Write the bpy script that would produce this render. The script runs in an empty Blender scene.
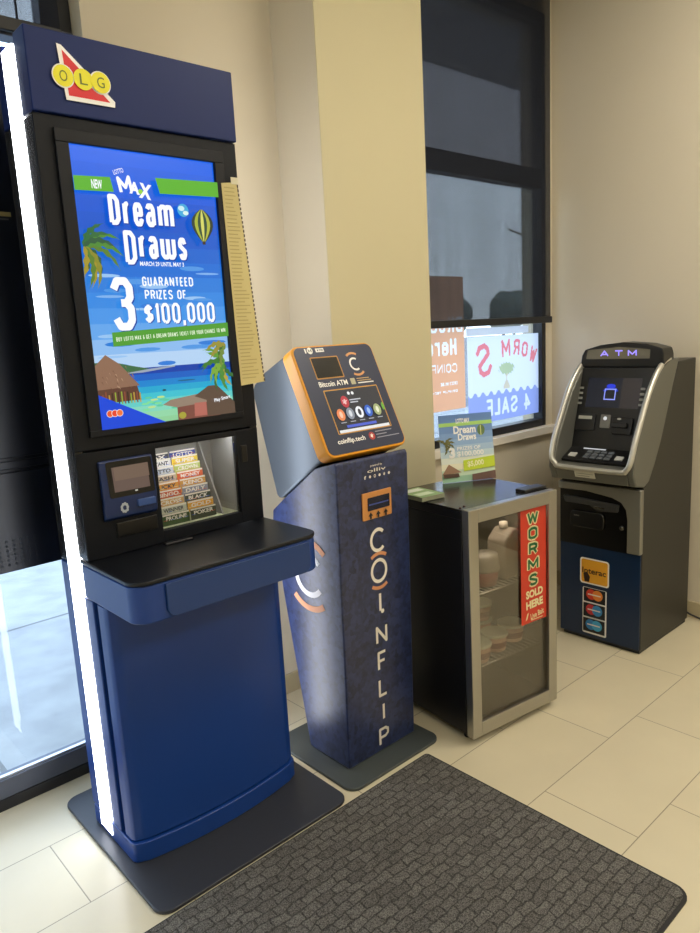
import bpy, bmesh, math, random
from mathutils import Vector, Matrix
random.seed(4)
C = bpy.context.scene.collection
SC = bpy.context.scene
PI = math.pi

# ------------------------------------------------------------------ camera
FPX, YAW, PITCH, ROLL = 709.6, math.radians(41.729), math.radians(10.483), math.radians(-3.118)
fw = Vector((math.sin(YAW)*math.cos(PITCH), math.cos(YAW)*math.cos(PITCH), -math.sin(PITCH)))
r0 = Vector((math.cos(YAW), -math.sin(YAW), 0)); u0 = r0.cross(fw)
rr = math.cos(ROLL)*r0 + math.sin(ROLL)*u0
uu = -math.sin(ROLL)*r0 + math.cos(ROLL)*u0
cd = bpy.data.cameras.new('camera'); cam = bpy.data.objects.new('camera', cd); C.objects.link(cam)
m = Matrix((rr, uu, -fw)).transposed().to_4x4(); m.translation = (0, 0, 1.5)
cam.matrix_world = m
cd.sensor_fit = 'VERTICAL'; cd.sensor_height = 36.0; cd.lens = FPX/933*36; cd.clip_start = 0.02; cd.clip_end = 300
SC.camera = cam
SC.view_settings.view_transform = 'Standard'; SC.view_settings.look = 'None'
SC.view_settings.gamma = 1; SC.view_settings.use_curve_mapping = False
SC.view_settings.exposure = 0.0

# ------------------------------------------------------------------ world and lights
W = bpy.data.worlds.new('overcast_sky'); SC.world = W; W.use_nodes = True
nt = W.node_tree; bg = nt.nodes['Background']
tc = nt.nodes.new('ShaderNodeTexCoord'); sx = nt.nodes.new('ShaderNodeSeparateXYZ'); cr = nt.nodes.new('ShaderNodeValToRGB')
nt.links.new(tc.outputs['Generated'], sx.inputs[0]); nt.links.new(sx.outputs['Z'], cr.inputs[0]); nt.links.new(cr.outputs[0], bg.inputs['Color'])
cr.color_ramp.elements[0].color = (0.78, 0.88, 1.0, 1); cr.color_ramp.elements[1].color = (0.55, 0.70, 1.0, 1)
bg.inputs['Strength'].default_value = 4.0

def area(name, loc, rot, sx_, sy_, power, col):
    l = bpy.data.lights.new(name, 'AREA'); l.shape = 'RECTANGLE'; l.size = sx_; l.size_y = sy_; l.energy = power; l.color = col
    o = bpy.data.objects.new(name, l); o.location = loc; o.rotation_euler = rot; C.objects.link(o); return o
WARM = (1.0, 0.93, 0.80)
LAMPS = [(2.6, 0.5, 31), (2.6, -1.6, 26), (0.9, 0.2, 6), (-1.2, 0.2, 3), (0.9, -1.8, 20), (-1.2, -1.8, 12)]
for i, (x, y, p) in enumerate(LAMPS):
    area('ceiling_lamp_light', (x, y, 3.26), (0, 0, 0), 1.1, 0.5, p, WARM)
# daylight that comes in through the glass front left of the camera
area('daylight_through_glass', (-1.4, 2.30, 1.5), (math.radians(90), 0, 0), 3.4, 2.6, 88, (0.70, 0.85, 1.0))

# ------------------------------------------------------------------ materials
def lin(h):
    h = h.lstrip('#'); v = [int(h[i:i+2], 16)/255 for i in (0, 2, 4)]
    return tuple(c/12.92 if c <= .04045 else ((c+.055)/1.055)**2.4 for c in v) + (1,)
MATS = {}
def mat(name, col='#808080', rough=.5, metal=0, emit=None, es=1, bump=None, var=0, spec=None, coat=0):
    if name in MATS: return MATS[name]
    M = bpy.data.materials.new(name); M.use_nodes = True; MATS[name] = M
    n = M.node_tree; b = n.nodes['Principled BSDF']; L = n.links.new
    c = lin(col) if isinstance(col, str) else tuple(col) + (1,)
    b.inputs['Base Color'].default_value = c; b.inputs['Roughness'].default_value = rough; b.inputs['Metallic'].default_value = metal
    if spec is not None: b.inputs['Specular IOR Level'].default_value = spec
    if coat: b.inputs['Coat Weight'].default_value = coat; b.inputs['Coat Roughness'].default_value = .08
    if emit: b.inputs['Emission Color'].default_value = lin(emit); b.inputs['Emission Strength'].default_value = es
    if var or bump:
        tc = n.nodes.new('ShaderNodeTexCoord'); nz = n.nodes.new('ShaderNodeTexNoise')
        nz.inputs['Scale'].default_value = (bump[0] if bump else 3); nz.inputs['Detail'].default_value = 5
        L(tc.outputs['Object'], nz.inputs['Vector'])
        if bump:
            bp = n.nodes.new('ShaderNodeBump'); bp.inputs['Strength'].default_value = bump[1]; bp.inputs['Distance'].default_value = .002
            L(nz.outputs['Fac'], bp.inputs['Height']); L(bp.outputs[0], b.inputs['Normal'])
        if var:
            nz2 = n.nodes.new('ShaderNodeTexNoise'); nz2.inputs['Scale'].default_value = 2.5; nz2.inputs['Detail'].default_value = 4
            L(tc.outputs['Object'], nz2.inputs['Vector'])
            mx = n.nodes.new('ShaderNodeMix'); mx.data_type = 'RGBA'; L(nz2.outputs['Fac'], mx.inputs[0])
            mx.inputs[6].default_value = tuple(x*(1-var) for x in c[:3]) + (1,); mx.inputs[7].default_value = tuple(min(1, x*(1+var)) for x in c[:3]) + (1,)
            L(mx.outputs[2], b.inputs['Base Color'])
    return M
def em(col, s=1.0):                      # picture element on a lit display
    return mat('lit_%s_%g' % (col.strip('#'), s), '#050505', .25, emit=col, es=s)
def pr(col, rough=.5):                   # printed ink
    return mat('print_%s_%g' % (col.strip('#'), rough), col, rough)
def glass(name, tint=(1, 1, 1), refl=.06, rough=0.0, fk=.6):
    if name in MATS: return MATS[name]
    M = bpy.data.materials.new(name); M.use_nodes = True; MATS[name] = M
    n = M.node_tree; n.nodes.clear(); L = n.links.new
    o = n.nodes.new('ShaderNodeOutputMaterial'); t = n.nodes.new('ShaderNodeBsdfTransparent'); g = n.nodes.new('ShaderNodeBsdfGlossy')
    t.inputs[0].default_value = tint + (1,); g.inputs['Roughness'].default_value = rough
    lw = n.nodes.new('ShaderNodeLayerWeight'); lw.inputs[0].default_value = .25
    ma = n.nodes.new('ShaderNodeMath'); ma.operation = 'MULTIPLY_ADD'; ma.inputs[1].default_value = fk; ma.inputs[2].default_value = refl
    L(lw.outputs['Fresnel'], ma.inputs[0]); mx = n.nodes.new('ShaderNodeMixShader'); L(ma.outputs[0], mx.inputs[0])
    L(t.outputs[0], mx.inputs[1]); L(g.outputs[0], mx.inputs[2]); L(mx.outputs[0], o.inputs[0]); return M

# ------------------------------------------------------------------ mesh builder
class MB:
    def __init__(s): s.bm = bmesh.new(); s.mi = 0
    def prism(s, O, U, V, pts, d0, d1, mi=None):
        O, U, V = Vector(O), Vector(U).normalized(), Vector(V).normalized(); N = U.cross(V)
        A = [s.bm.verts.new(O+U*u+V*v+N*d0) for u, v in pts]; B = [s.bm.verts.new(O+U*u+V*v+N*d1) for u, v in pts]
        k = s.mi if mi is None else mi; fs = [s.bm.faces.new(A), s.bm.faces.new(B)]; n = len(pts)
        for i in range(n): fs.append(s.bm.faces.new((A[i], A[(i+1) % n], B[(i+1) % n], B[i])))
        for f in fs: f.material_index = k
        bmesh.ops.recalc_face_normals(s.bm, faces=fs); return s
    def box(s, x0, x1, y0, y1, z0, z1, mi=None):
        return s.prism((0, 0, 0), (1, 0, 0), (0, 1, 0), [(x0, y0), (x1, y0), (x1, y1), (x0, y1)], z0, z1, mi)
    def ex(s, pts, x0, x1, mi=None):     # (y,z) profile extruded along x
        return s.prism((0, 0, 0), (0, 1, 0), (0, 0, 1), pts, x0, x1, mi)
    def ey(s, pts, y0, y1, mi=None):     # (x,z) profile extruded along y
        return s.prism((0, 0, 0), (1, 0, 0), (0, 0, 1), pts, -y0, -y1, mi)
    def ez(s, pts, z0, z1, mi=None):
        return s.prism((0, 0, 0), (1, 0, 0), (0, 1, 0), pts, z0, z1, mi)
    def tube(s, path, r, seg=10, mi=None, cap=True):
        path = [Vector(p) for p in path]; rings = []
        for i, p in enumerate(path):
            d = (path[min(i+1, len(path)-1)]-path[max(i-1, 0)]).normalized()
            if i == 0: a = Vector((0, 0, 1)) if abs(d.z) < .9 else Vector((1, 0, 0)); e1 = d.cross(a).normalized()
            else: e1 = (e1-d*e1.dot(d)).normalized()
            e2 = d.cross(e1)
            rad = r[i] if isinstance(r, (list, tuple)) else r
            rings.append([s.bm.verts.new(p+(e1*math.cos(2*PI*k/seg)+e2*math.sin(2*PI*k/seg))*rad) for k in range(seg)])
        fs = []
        for a, b in zip(rings, rings[1:]):
            for k in range(seg): fs.append(s.bm.faces.new((a[k], a[(k+1) % seg], b[(k+1) % seg], b[k])))
        if cap: fs += [s.bm.faces.new(rings[0]), s.bm.faces.new(rings[-1])]
        for f in fs: f.material_index = s.mi if mi is None else mi; f.smooth = True
        bmesh.ops.recalc_face_normals(s.bm, faces=fs); return s
    def lathe(s, c, prof, seg=32, mi=None, ax=None):      # prof (r,h) pairs
        c = Vector(c); rings = []
        for r, h in prof:
            if r < 1e-6: rings.append([s.bm.verts.new(c+Vector((0, 0, h)))])
            else: rings.append([s.bm.verts.new(c+Vector((r*math.cos(2*PI*k/seg), r*math.sin(2*PI*k/seg), h))) for k in range(seg)])
        fs = []
        for a, b in zip(rings, rings[1:]):
            for k in range(seg):
                k2 = (k+1) % seg
                q = [a[k % len(a)], a[k2 % len(a)], b[k2 % len(b)], b[k % len(b)]]; q = list(dict.fromkeys(q))
                if len(q) > 2: fs.append(s.bm.faces.new(q))
        for f in fs: f.material_index = s.mi if mi is None else mi; f.smooth = True
        bmesh.ops.recalc_face_normals(s.bm, faces=fs); return s
def rrect(x0, x1, y0, y1, r, seg=6):
    if not isinstance(r, (tuple, list)): r = (r,)*4          # BL, BR, TR, TL
    out = []
    for (cx, cy, a0, q) in ((x0, y0, 180, 0), (x1, y0, 270, 1), (x1, y1, 0, 2), (x0, y1, 90, 3)):
        R = r[q]
        if R <= 0: out.append((cx, cy)); continue
        ox = cx + (R if q in (0, 3) else -R); oy = cy + (R if q < 2 else -R)
        for k in range(seg+1):
            a = math.radians(a0+90*k/seg); out.append((ox+R*math.cos(a), oy+R*math.sin(a)))
    return out
def circ(cx, cy, rx, ry=None, n=24, a0=0, a1=360):
    ry = ry or rx; full = abs(a1-a0) >= 360; k = n if full else n+1
    return [(cx+rx*math.cos(math.radians(a0+(a1-a0)*i/n)), cy+ry*math.sin(math.radians(a0+(a1-a0)*i/n))) for i in range(k)]
def arcband(cx, cy, r0, r1, a0, a1, n=16):
    return circ(cx, cy, r1, n=n, a0=a0, a1=a1) + circ(cx, cy, r0, n=n, a0=a0, a1=a1)[::-1]

ROOTM = {}
def tag(o, label=None, cat=None, group=None, kind=None):
    if label: o['label'] = label
    if cat: o['category'] = cat
    if group: o['group'] = group
    if kind: o['kind'] = kind
    return o
def thing(name, loc, label, cat, group=None, rz=0):
    o = bpy.data.objects.new(name, None); o.empty_display_size = .1; C.objects.link(o); o.location = loc; o.rotation_euler = (0, 0, rz)
    ROOTM[o] = Matrix.Translation(loc) @ Matrix.Rotation(rz, 4, 'Z')
    return tag(o, label, cat, group)
def part(name, mb, mats, parent=None, bev=0, local=False, label=None, smooth=False, seg=2):
    bm = mb.bm
    root = parent
    while root is not None and root.parent is not None: root = root.parent
    if root is not None and not local and root in ROOTM: bm.transform(ROOTM[root].inverted())
    me = bpy.data.meshes.new(name); bm.to_mesh(me); bm.free()
    for M in (mats if isinstance(mats, (list, tuple)) else [mats]): me.materials.append(M)
    o = bpy.data.objects.new(name, me); C.objects.link(o)
    if parent is not None: o.parent = parent
    if smooth:
        for p in me.polygons: p.use_smooth = True
    if bev:
        b = o.modifiers.new('bevel', 'BEVEL'); b.width = bev; b.segments = seg; b.limit_method = 'ANGLE'; b.angle_limit = math.radians(35)
        b.harden_normals = False
        for p in me.polygons: p.use_smooth = True
        w = o.modifiers.new('wn', 'WEIGHTED_NORMAL'); w.keep_sharp = True; w.weight = 100
    if label: o['label'] = label
    return o
def solo(name, mb, mats, label, cat, group=None, bev=0, origin=None):
    if origin is not None: mb.bm.transform(Matrix.Translation(origin).inverted())
    o = part(name, mb, mats, None, bev)
    if origin is not None: o.location = origin
    return tag(o, label, cat, group)
def struct(name, mb, mats, bev=0):
    o = part(name, mb, mats, None, bev); o['kind'] = 'structure'; return o

# ------------------------------------------------------------------ flat artwork (print or display image) as one layered mesh
TXT = {}
def text_mesh(t, bold=0.0):
    k = (t, bold)
    if k not in TXT:
        cu = bpy.data.curves.new('t', 'FONT'); cu.body = t; cu.offset = bold; cu.resolution_u = 3
        o = bpy.data.objects.new('t', cu); me = bpy.data.meshes.new_from_object(o)
        vs = [(v.co.x, v.co.y) for v in me.vertices]; fs = [tuple(p.vertices) for p in me.polygons]
        bpy.data.objects.remove(o); bpy.data.curves.remove(cu); bpy.data.meshes.remove(me)
        TXT[k] = (vs, fs)
    return TXT[k]
class Art:
    def __init__(s, O, U, V, off=.0006, step=.0003):
        s.O, s.U, s.V = Vector(O), Vector(U).normalized(), Vector(V).normalized(); s.N = s.U.cross(s.V)
        s.bm = bmesh.new(); s.mats = []; s.k = 0; s.off = off; s.step = step
    def mi(s, M):
        if M not in s.mats: s.mats.append(M)
        return s.mats.index(M)
    def P(s, u, v, d): return s.O+s.U*u+s.V*v+s.N*d
    def poly(s, pts, M, same=False):
        if not same: s.k += 1
        d = s.off+s.k*s.step; vs = [s.bm.verts.new(s.P(u, v, d)) for u, v in pts]
        f = s.bm.faces.new(vs); f.material_index = s.mi(M); f.normal_update()
        if f.normal.dot(s.N) < 0: f.normal_flip()
        if len(pts) > 4: bmesh.ops.triangulate(s.bm, faces=[f])
        return s
    def rect(s, u0, u1, v0, v1, M, same=False): return s.poly([(u0, v0), (u1, v0), (u1, v1), (u0, v1)], M, same)
    def band(s, cx, cy, r0, r1, a0, a1, M, n=16, ky=1):
        s.k += 1; d = s.off+s.k*s.step
        for i in range(n):
            q = []
            for (r, j) in ((r0, i), (r1, i), (r1, i+1), (r0, i+1)):
                a = math.radians(a0+(a1-a0)*j/n); q.append(s.bm.verts.new(s.P(cx+r*math.cos(a), cy+ky*r*math.sin(a), d)))
            f = s.bm.faces.new(q); f.material_index = s.mi(M); f.normal_update()
            if f.normal.dot(s.N) < 0: f.normal_flip()
        return s
    def text(s, t, u0, u1, v0, v1, M, bold=.02, rot=0, shear=0, mirror=False, same=False):
        vs, fs = text_mesh(t, bold)
        if not vs: return s
        if not same: s.k += 1
        xs = [a for a, b in vs]; ys = [b for a, b in vs]; x0, x1, y0, y1 = min(xs), max(xs), min(ys), max(ys); d = s.off+s.k*s.step
        cu, cv = (u0+u1)/2, (v0+v1)/2; cr_, sr_ = math.cos(math.radians(rot)), math.sin(math.radians(rot)); nv = []
        for x, y in vs:
            a = ((x-x0)/(x1-x0)-.5)*(u1-u0); b = ((y-y0)/(y1-y0)-.5)*(v1-v0); a += shear*b
            if mirror: a = -a
            nv.append(s.bm.verts.new(s.P(cu+a*cr_-b*sr_, cv+a*sr_+b*cr_, d)))
        for f in fs:
            try: F = s.bm.faces.new([nv[i] for i in f])
            except ValueError: continue
            F.material_index = s.mi(M); F.normal_update()
            if F.normal.dot(s.N) < 0: F.normal_flip()
        return s
    def stroke(s, t, u0, u1, v0, v1, M, th, rot=0):
        gap, ws = .27, []
        for ch in t: ws.append(GL_[ch][0] if ch in GL_ else .5)
        H = v1-v0; tot = sum(ws)+gap*(len(t)-1); k = (u1-u0)/tot; x = u0; s.k += 1; d = s.off+s.k*s.step
        cu, cv = (u0+u1)/2, (v0+v1)/2; c_, s_ = math.cos(math.radians(rot)), math.sin(math.radians(rot)); h = th/2
        def face(pts):
            q = [(cu+(a-cu)*c_-(b-cv)*s_, cv+(a-cu)*s_+(b-cv)*c_) for a, b in pts]
            f = s.bm.faces.new([s.bm.verts.new(s.P(a, b, d)) for a, b in q]); f.material_index = s.mi(M); f.normal_update()
            if f.normal.dot(s.N) < 0: f.normal_flip()
        for ch, w in zip(t, ws):
            for path in (GL_[ch][1] if ch in GL_ else []):
                P = [(x+h+a*max(w*k-th, .0001), v0+h+b*(H-th)) for a, b in path]
                for (a, b), (c, e) in zip(P, P[1:]):
                    L = math.hypot(c-a, e-b) or 1e-6; nx, ny = -(e-b)/L*h, (c-a)/L*h
                    face([(a+nx, b+ny), (c+nx, e+ny), (c-nx, e-ny), (a-nx, b-ny)])
                for i_, (a, b) in enumerate(P):
                    if 0 < i_ < len(P)-1: face(circ(a, b, h, n=10))
            x += (w+gap)*k
        return s
    def end(s, name, parent=None, local=False, label=None): return part(name, s, s.mats, parent, local=local, label=label)
_o = [(.3, 0), (0, .14), (0, .62), (.3, .76), (.7, .76), (1, .62), (1, .14), (.7, 0), (.3, 0)]
_O = [(.3, 0), (0, .15), (0, .85), (.3, 1), (.7, 1), (1, .85), (1, .15), (.7, 0), (.3, 0)]
GL_ = {'D': (1.1, [[(0, 0), (0, 1), (.65, 1), (1, .85), (1, .15), (.65, 0), (0, 0)]]),
 'r': (.75, [[(0, 0), (0, .76)], [(0, .5), (.25, .70), (.6, .76), (1, .76)]]),
 'e': (1, [[(0, .38), (1, .38), (1, .62), (.75, .76), (.25, .76), (0, .62), (0, .14), (.25, 0), (.75, 0), (1, .14), (1, .2)]]),
 'a': (1, [[(0, .62), (.25, .76), (.75, .76), (1, .62), (1, 0)], [(1, .44), (.3, .42), (0, .30), (0, .12), (.25, 0), (.7, 0), (1, .14)]]),
 'm': (1.7, [[(0, 0), (0, .76)], [(0, .64), (.2, .76), (.4, .76), (.5, .66), (.5, 0)], [(.5, .66), (.65, .76), (.88, .76), (1, .66), (1, 0)]]),
 'w': (1.7, [[(0, .76), (0, .12), (.15, 0), (.35, 0), (.5, .12), (.5, .76)], [(.5, .12), (.65, 0), (.85, 0), (1, .12), (1, .76)]]),
 's': (.95, [[(1, .58), (.75, .76), (.25, .76), (0, .64), (0, .50), (1, .28), (1, .14), (.75, 0), (.25, 0), (0, .16)]]),
 'i': (.15, [[(.5, 0), (.5, .72)], [(.5, .94), (.5, 1)]]), 't': (.6, [[(.4, 1), (.4, .1), (.8, 0)], [(0, .72), (1, .72)]]), 'c': (.9, [[(1, .6), (.7, .76), (.3, .76), (0, .62), (0, .14), (.3, 0), (.7, 0), (1, .16)]]), 'o': (1, [_o]), 'n': (1, [[(0, 0), (0, .76)], [(0, .6), (.3, .76), (.7, .76), (1, .6), (1, 0)]]),
 '4': (1, [[(.75, 0), (.75, 1), (0, .3), (1, .3)]]),
 '3': (1, [[(0, .82), (.25, 1), (.75, 1), (1, .86), (1, .64), (.75, .52), (.4, .52)], [(.75, .52), (1, .40), (1, .14), (.75, 0), (.25, 0), (0, .18)]]),
 '$': (1, [[(1, .74), (.75, .86), (.25, .86), (0, .76), (0, .60), (1, .40), (1, .24), (.75, .14), (.25, .14), (0, .26)], [(.5, 1), (.5, 0)]]),
 '1': (.45, [[(0, .82), (1, 1), (1, 0)]]), '0': (1, [_O]), ',': (.3, [[(1, .08), (1, -.02), (0, -.22)]]), 'O': (1, [_O]),
 'G': (1, [[(1, .74), (1, .85), (.7, 1), (.3, 1), (0, .85), (0, .15), (.3, 0), (.7, 0), (1, .15), (1, .46), (.55, .46)]]),
 'U': (1, [[(0, 1), (0, .15), (.3, 0), (.7, 0), (1, .15), (1, 1)]]), 'A': (1.1, [[(0, 0), (.5, 1), (1, 0)], [(.2, .3), (.8, .3)]]),
 'R': (1, [[(0, 0), (0, 1), (.7, 1), (1, .86), (1, .62), (.7, .5), (0, .5)], [(.6, .5), (1, 0)]]), 'P': (1, [[(0, 0), (0, 1), (.7, 1), (1, .86), (1, .6), (.7, .46), (0, .46)]]),
 'N': (1.1, [[(0, 0), (0, 1), (1, 0), (1, 1)]]), 'T': (.9, [[(0, 1), (1, 1)], [(.5, 1), (.5, 0)]]), 'E': (.85, [[(1, 1), (0, 1), (0, 0), (1, 0)], [(0, .5), (.85, .5)]]),
 'I': (.15, [[(.5, 0), (.5, 1)]]), 'Z': (.9, [[(0, 1), (1, 1), (0, 0), (1, 0)]]), 'F': (.85, [[(1, 1), (0, 1), (0, 0)], [(0, .5), (.85, .5)]]),
 'S': (1, [[(1, .84), (.75, 1), (.25, 1), (0, .85), (0, .66), (1, .36), (1, .15), (.75, 0), (.25, 0), (0, .17)]]),
 'B': (1, [[(0, 0), (0, 1), (.8, 1), (1, .85), (1, .65), (.8, .5), (0, .5)], [(.8, .5), (1, .35), (1, .15), (.8, 0), (0, 0)]]), 'Y': (1, [[(0, 1), (.5, .5), (1, 1)], [(.5, .5), (.5, 0)]]),
 'L': (.8, [[(0, 1), (0, 0), (1, 0)]]), 'M': (1.3, [[(0, 0), (0, 1), (.5, .3), (1, 1), (1, 0)]]), 'X': (1, [[(0, 0), (1, 1)], [(0, 1), (1, 0)]]), '&': (1, [[(1, 0), (.2, .8), (.4, 1), (.6, .8), (0, .25), (.3, 0), (1, .45)]]),
 'W': (1.4, [[(0, 1), (.25, 0), (.5, .8), (.75, 0), (1, 1)]]), 'C': (1, [[(1, .8), (.7, 1), (.3, 1), (0, .85), (0, .15), (.3, 0), (.7, 0), (1, .2)]]), 'K': (1, [[(0, 0), (0, 1)], [(1, 1), (0, .45)], [(.3, .6), (1, 0)]]), 'H': (1, [[(0, 0), (0, 1)], [(1, 0), (1, 1)], [(0, .5), (1, .5)]])}
def frond(A, x, y, a, L, w, M, droop=.5, n=7, lim=(-9, 9)):
    pts = []; low = []
    for i in range(n+1):
        t = i/n; ang = math.radians(a)-droop*t*math.copysign(1, math.cos(math.radians(a)) or 1)
        px, py = x+L*t*math.cos(ang), y+L*t*math.sin(ang); ww = w*math.sin(PI*min(1, .12+t*.88))*(1 if i % 2 else .45)
        pts.append((px-ww*math.sin(ang), py+ww*math.cos(ang))); low.append((px+ww*math.sin(ang), py-ww*math.cos(ang)))
    A.poly([(min(max(p, lim[0]), lim[1]), q) for p, q in pts+low[::-1]], M)
def lighten(h, f):
    h = h.lstrip('#'); return '#%02x%02x%02x' % tuple(min(255, int(int(h[i:i+2], 16)*f)) for i in (0, 2, 4))

# common materials
BLACK = mat('black_plastic', '#15161a', .38, bump=(400, .05))
DARK = mat('dark_grey_plastic', '#26272b', .5)
NAVY = mat('navy_powder_coat', '#123b86', .38, bump=(500, .04))
HEADER = mat('header_navy', '#142760', .42, spec=.25)
STEEL = mat('brushed_steel', '#b2b0aa', .30, 1, bump=(160, .08))
WHITEP = pr('#f4f4f2')
FRAME = mat('dark_window_frame', '#33363c', .45, .2)
FRAMEB = mat('black_window_frame', '#15161c', .45)

# ------------------------------------------------------------------ room
def wallmat(name, col):
    return mat(name, col, .75, bump=(220, .12), var=.03)
WALL = wallmat('beige_wall_paint', '#d2c8b2')
YEL = wallmat('yellow_cream_front', '#c9c09d')  # pier front, yellower than the beige walls
CEIL = mat('ceiling_white', '#e9e6de', .9)
# floor: 0.315 x 0.63 m tiles, each row shifted by a third
def floormat():
    M = bpy.data.materials.new('cream_floor_tile'); M.use_nodes = True; n = M.node_tree; L = n.links.new; b = n.nodes['Principled BSDF']
    def N(op, a, b_=None, c_=None):
        q = n.nodes.new('ShaderNodeMath'); q.operation = op
        for i, v in enumerate((a, b_, c_)):
            if v is None: continue
            if isinstance(v, (int, float)): q.inputs[i].default_value = v
            else: L(v, q.inputs[i])
        return q.outputs[0]
    tc = n.nodes.new('ShaderNodeTexCoord'); s = n.nodes.new('ShaderNodeSeparateXYZ'); L(tc.outputs['Object'], s.inputs[0])
    ry = N('DIVIDE', N('SUBTRACT', s.outputs['Y'], .855), .315); row = N('FLOOR', ry); fy = N('SUBTRACT', ry, row)
    rx = N('DIVIDE', N('SUBTRACT', N('SUBTRACT', s.outputs['X'], 1.82), N('MULTIPLY', row, .42)), .63); col = N('FLOOR', rx); fx = N('SUBTRACT', rx, col)
    ey = N('MULTIPLY', N('MINIMUM', fy, N('SUBTRACT', 1, fy)), .315); ex = N('MULTIPLY', N('MINIMUM', fx, N('SUBTRACT', 1, fx)), .63)
    d = N('MINIMUM', ex, ey); g = N('LESS_THAN', d, .0016)
    cmb = n.nodes.new('ShaderNodeCombineXYZ'); L(row, cmb.inputs[0]); L(col, cmb.inputs[1]); wn = n.nodes.new('ShaderNodeTexWhiteNoise'); L(cmb.outputs[0], wn.inputs['Vector'])
    nz = n.nodes.new('ShaderNodeTexNoise'); nz.inputs['Scale'].default_value = 5; nz.inputs['Detail'].default_value = 6; L(tc.outputs['Object'], nz.inputs['Vector'])
    v = N('MULTIPLY_ADD', wn.outputs['Value'], .05, N('MULTIPLY_ADD', nz.outputs['Fac'], .12, .89))
    mx = n.nodes.new('ShaderNodeMix'); mx.data_type = 'RGBA'; L(g, mx.inputs[0]); mx.inputs[7].default_value = lin('#8f8672')
    vm = n.nodes.new('ShaderNodeVectorMath'); vm.operation = 'SCALE'; vm.inputs[0].default_value = lin('#d2c8ac')[:3]; L(v, vm.inputs['Scale'])
    L(vm.outputs[0], mx.inputs[6]); L(mx.outputs[2], b.inputs['Base Color'])
    b.inputs['Roughness'].default_value = .30
    bp = n.nodes.new('ShaderNodeBump'); bp.inputs['Strength'].default_value = .3; bp.inputs['Distance'].default_value = .001
    L(N('MINIMUM', N('MULTIPLY', d, 300), 1), bp.inputs['Height']); L(bp.outputs[0], b.inputs['Normal'])
    return M
XR, YW, YR, YC, XC = 3.52, 2.33, 2.21, 2.077, 1.797     # right wall, beige wall, right window plane, pier front, pier left side
struct('floor', MB().box(-3.5, XR+.1, -3.5, 2.46, -.06, 0), floormat())
struct('ceiling', MB().box(-3.6, XR+.1, -3.6, 2.5, 3.3, 3.4), CEIL)
struct('wall_right', MB().box(XR, XR+.12, -3.5, 2.36, 0, 3.3), WALL)
struct('wall_reveal', MB().box(3.462, XR, YR-.002, YR+.15, .945, 3.3), WALL)
struct('wall_left', MB().box(-3.62, -3.5, -3.5, 2.46, 0, 3.3), WALL)
struct('wall_behind', MB().box(-3.5, XR, -3.62, -3.5, 0, 3.3), WALL)
struct('wall_window', MB().box(1.055, XC, YW, YW+.15, 0, 3.3), WALL)
struct('wall_pier', MB().box(XC, 2.365, YC+.004, YC+.4, 0, 3.3, 0).box(XC+.001, 2.364, YC, YC+.004, 0, 3.3, 1), [WALL, YEL])
struct('wall_sill', MB().box(2.365, XR, YR-.01, YR+.2, 0, .905), WALL)
struct('wall_head', MB().box(2.365, 3.462, YR, YR+.2, 3.05, 3.3), WALL)
SILL = mat('sill_white', '#e4ddcf', .45)
struct('trim_1', MB().box(2.366, XR-.001, YR-.045, YR+.12, .905, .945), SILL, bev=.003)
BASE = mat('tile_baseboard', '#b5a888', .4, var=.04)
struct('baseboard_right', MB().box(XR-.012, XR, -3.5, YR-.012, 0, .085), BASE, bev=.002)
struct('baseboard_window', MB().box(1.06, XC, YW-.012, YW, 0, .085), BASE, bev=.002)
struct('baseboard_pier', MB().box(XC-.012, 2.365, YC-.012, YC, 0, .085).box(XC-.012, XC, YC, YW-.012, 0, .085), BASE, bev=.002)
struct('baseboard_sill', MB().box(2.366, XR-.013, YR-.022, YR-.01, 0, .085), BASE, bev=.002)
# ceiling light panels (behind and above the view)
for i, (x, y, p) in enumerate(LAMPS):
    t = thing('ceiling_light', (x, y, 3.3), 'rectangular ceiling light panel %s' % ['over the floor in front of the cash machine', 'behind the camera on the right', 'above the camera', 'left of the camera', 'behind the camera in the middle', 'behind the camera on the left'][i], 'ceiling light', 'ceiling light panels')
    part('frame', MB().box(x-.6, x+.6, y-.3, y-.27, 3.275, 3.3).box(x-.6, x+.6, y+.27, y+.3, 3.275, 3.3).box(x-.6, x-.57, y-.27, y+.27, 3.275, 3.3).box(x+.57, x+.6, y-.27, y+.27, 3.275, 3.3), mat('white_metal', '#e8e8e8', .4), t)
    part('diffuser', MB().box(x-.57, x+.57, y-.27, y+.27, 3.29, 3.3), mat('lamp_diffuser', '#ffffff', .5, emit='#fff0d6', es=2.2), t)

# glass front (left) : rails, jamb, transom, panes
GL = glass('clear_window_glass', (.93, .97, .98), .015, 0, .4)
mb = MB().box(-3.5, 1.055, 2.405, 2.46, .04, .105, 0).box(-3.5, 1.055, 2.40, 2.46, 0, .04, 1)
mb.box(-3.5, 1.055, 2.40, 2.46, 2.445, 2.495, 0).box(-3.5, 1.055, 2.40, 2.46, 3.2, 3.3, 0)
for x in (-3.5, -1.9, -.45): mb.box(x, x+.07, 2.40, 2.46, .105, 3.2, 0)
mb.box(.955, 1.012, 2.40, 2.46, .105, 3.2, 0).box(1.012, 1.055, 2.405, 2.46, .105, 3.2, 1)
mb.box(.893, .899, 2.425, 2.435, 2.495, 3.2, 0)
FRM2 = mat('grey_metal_frame', '#5a6070', .4, .3)
w1 = struct('window_1', mb, [FRM2, FRAMEB], bev=.002)
wg = part('glass_pane', MB().box(-3.43, -1.9, 2.44, 2.446, .105, 3.2).box(-1.83, -.45, 2.44, 2.446, .105, 3.2).box(-.38, .955, 2.44, 2.446, .105, 2.445).box(-.38, .955, 2.44, 2.446, 2.495, 3.2), GL, w1)
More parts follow.
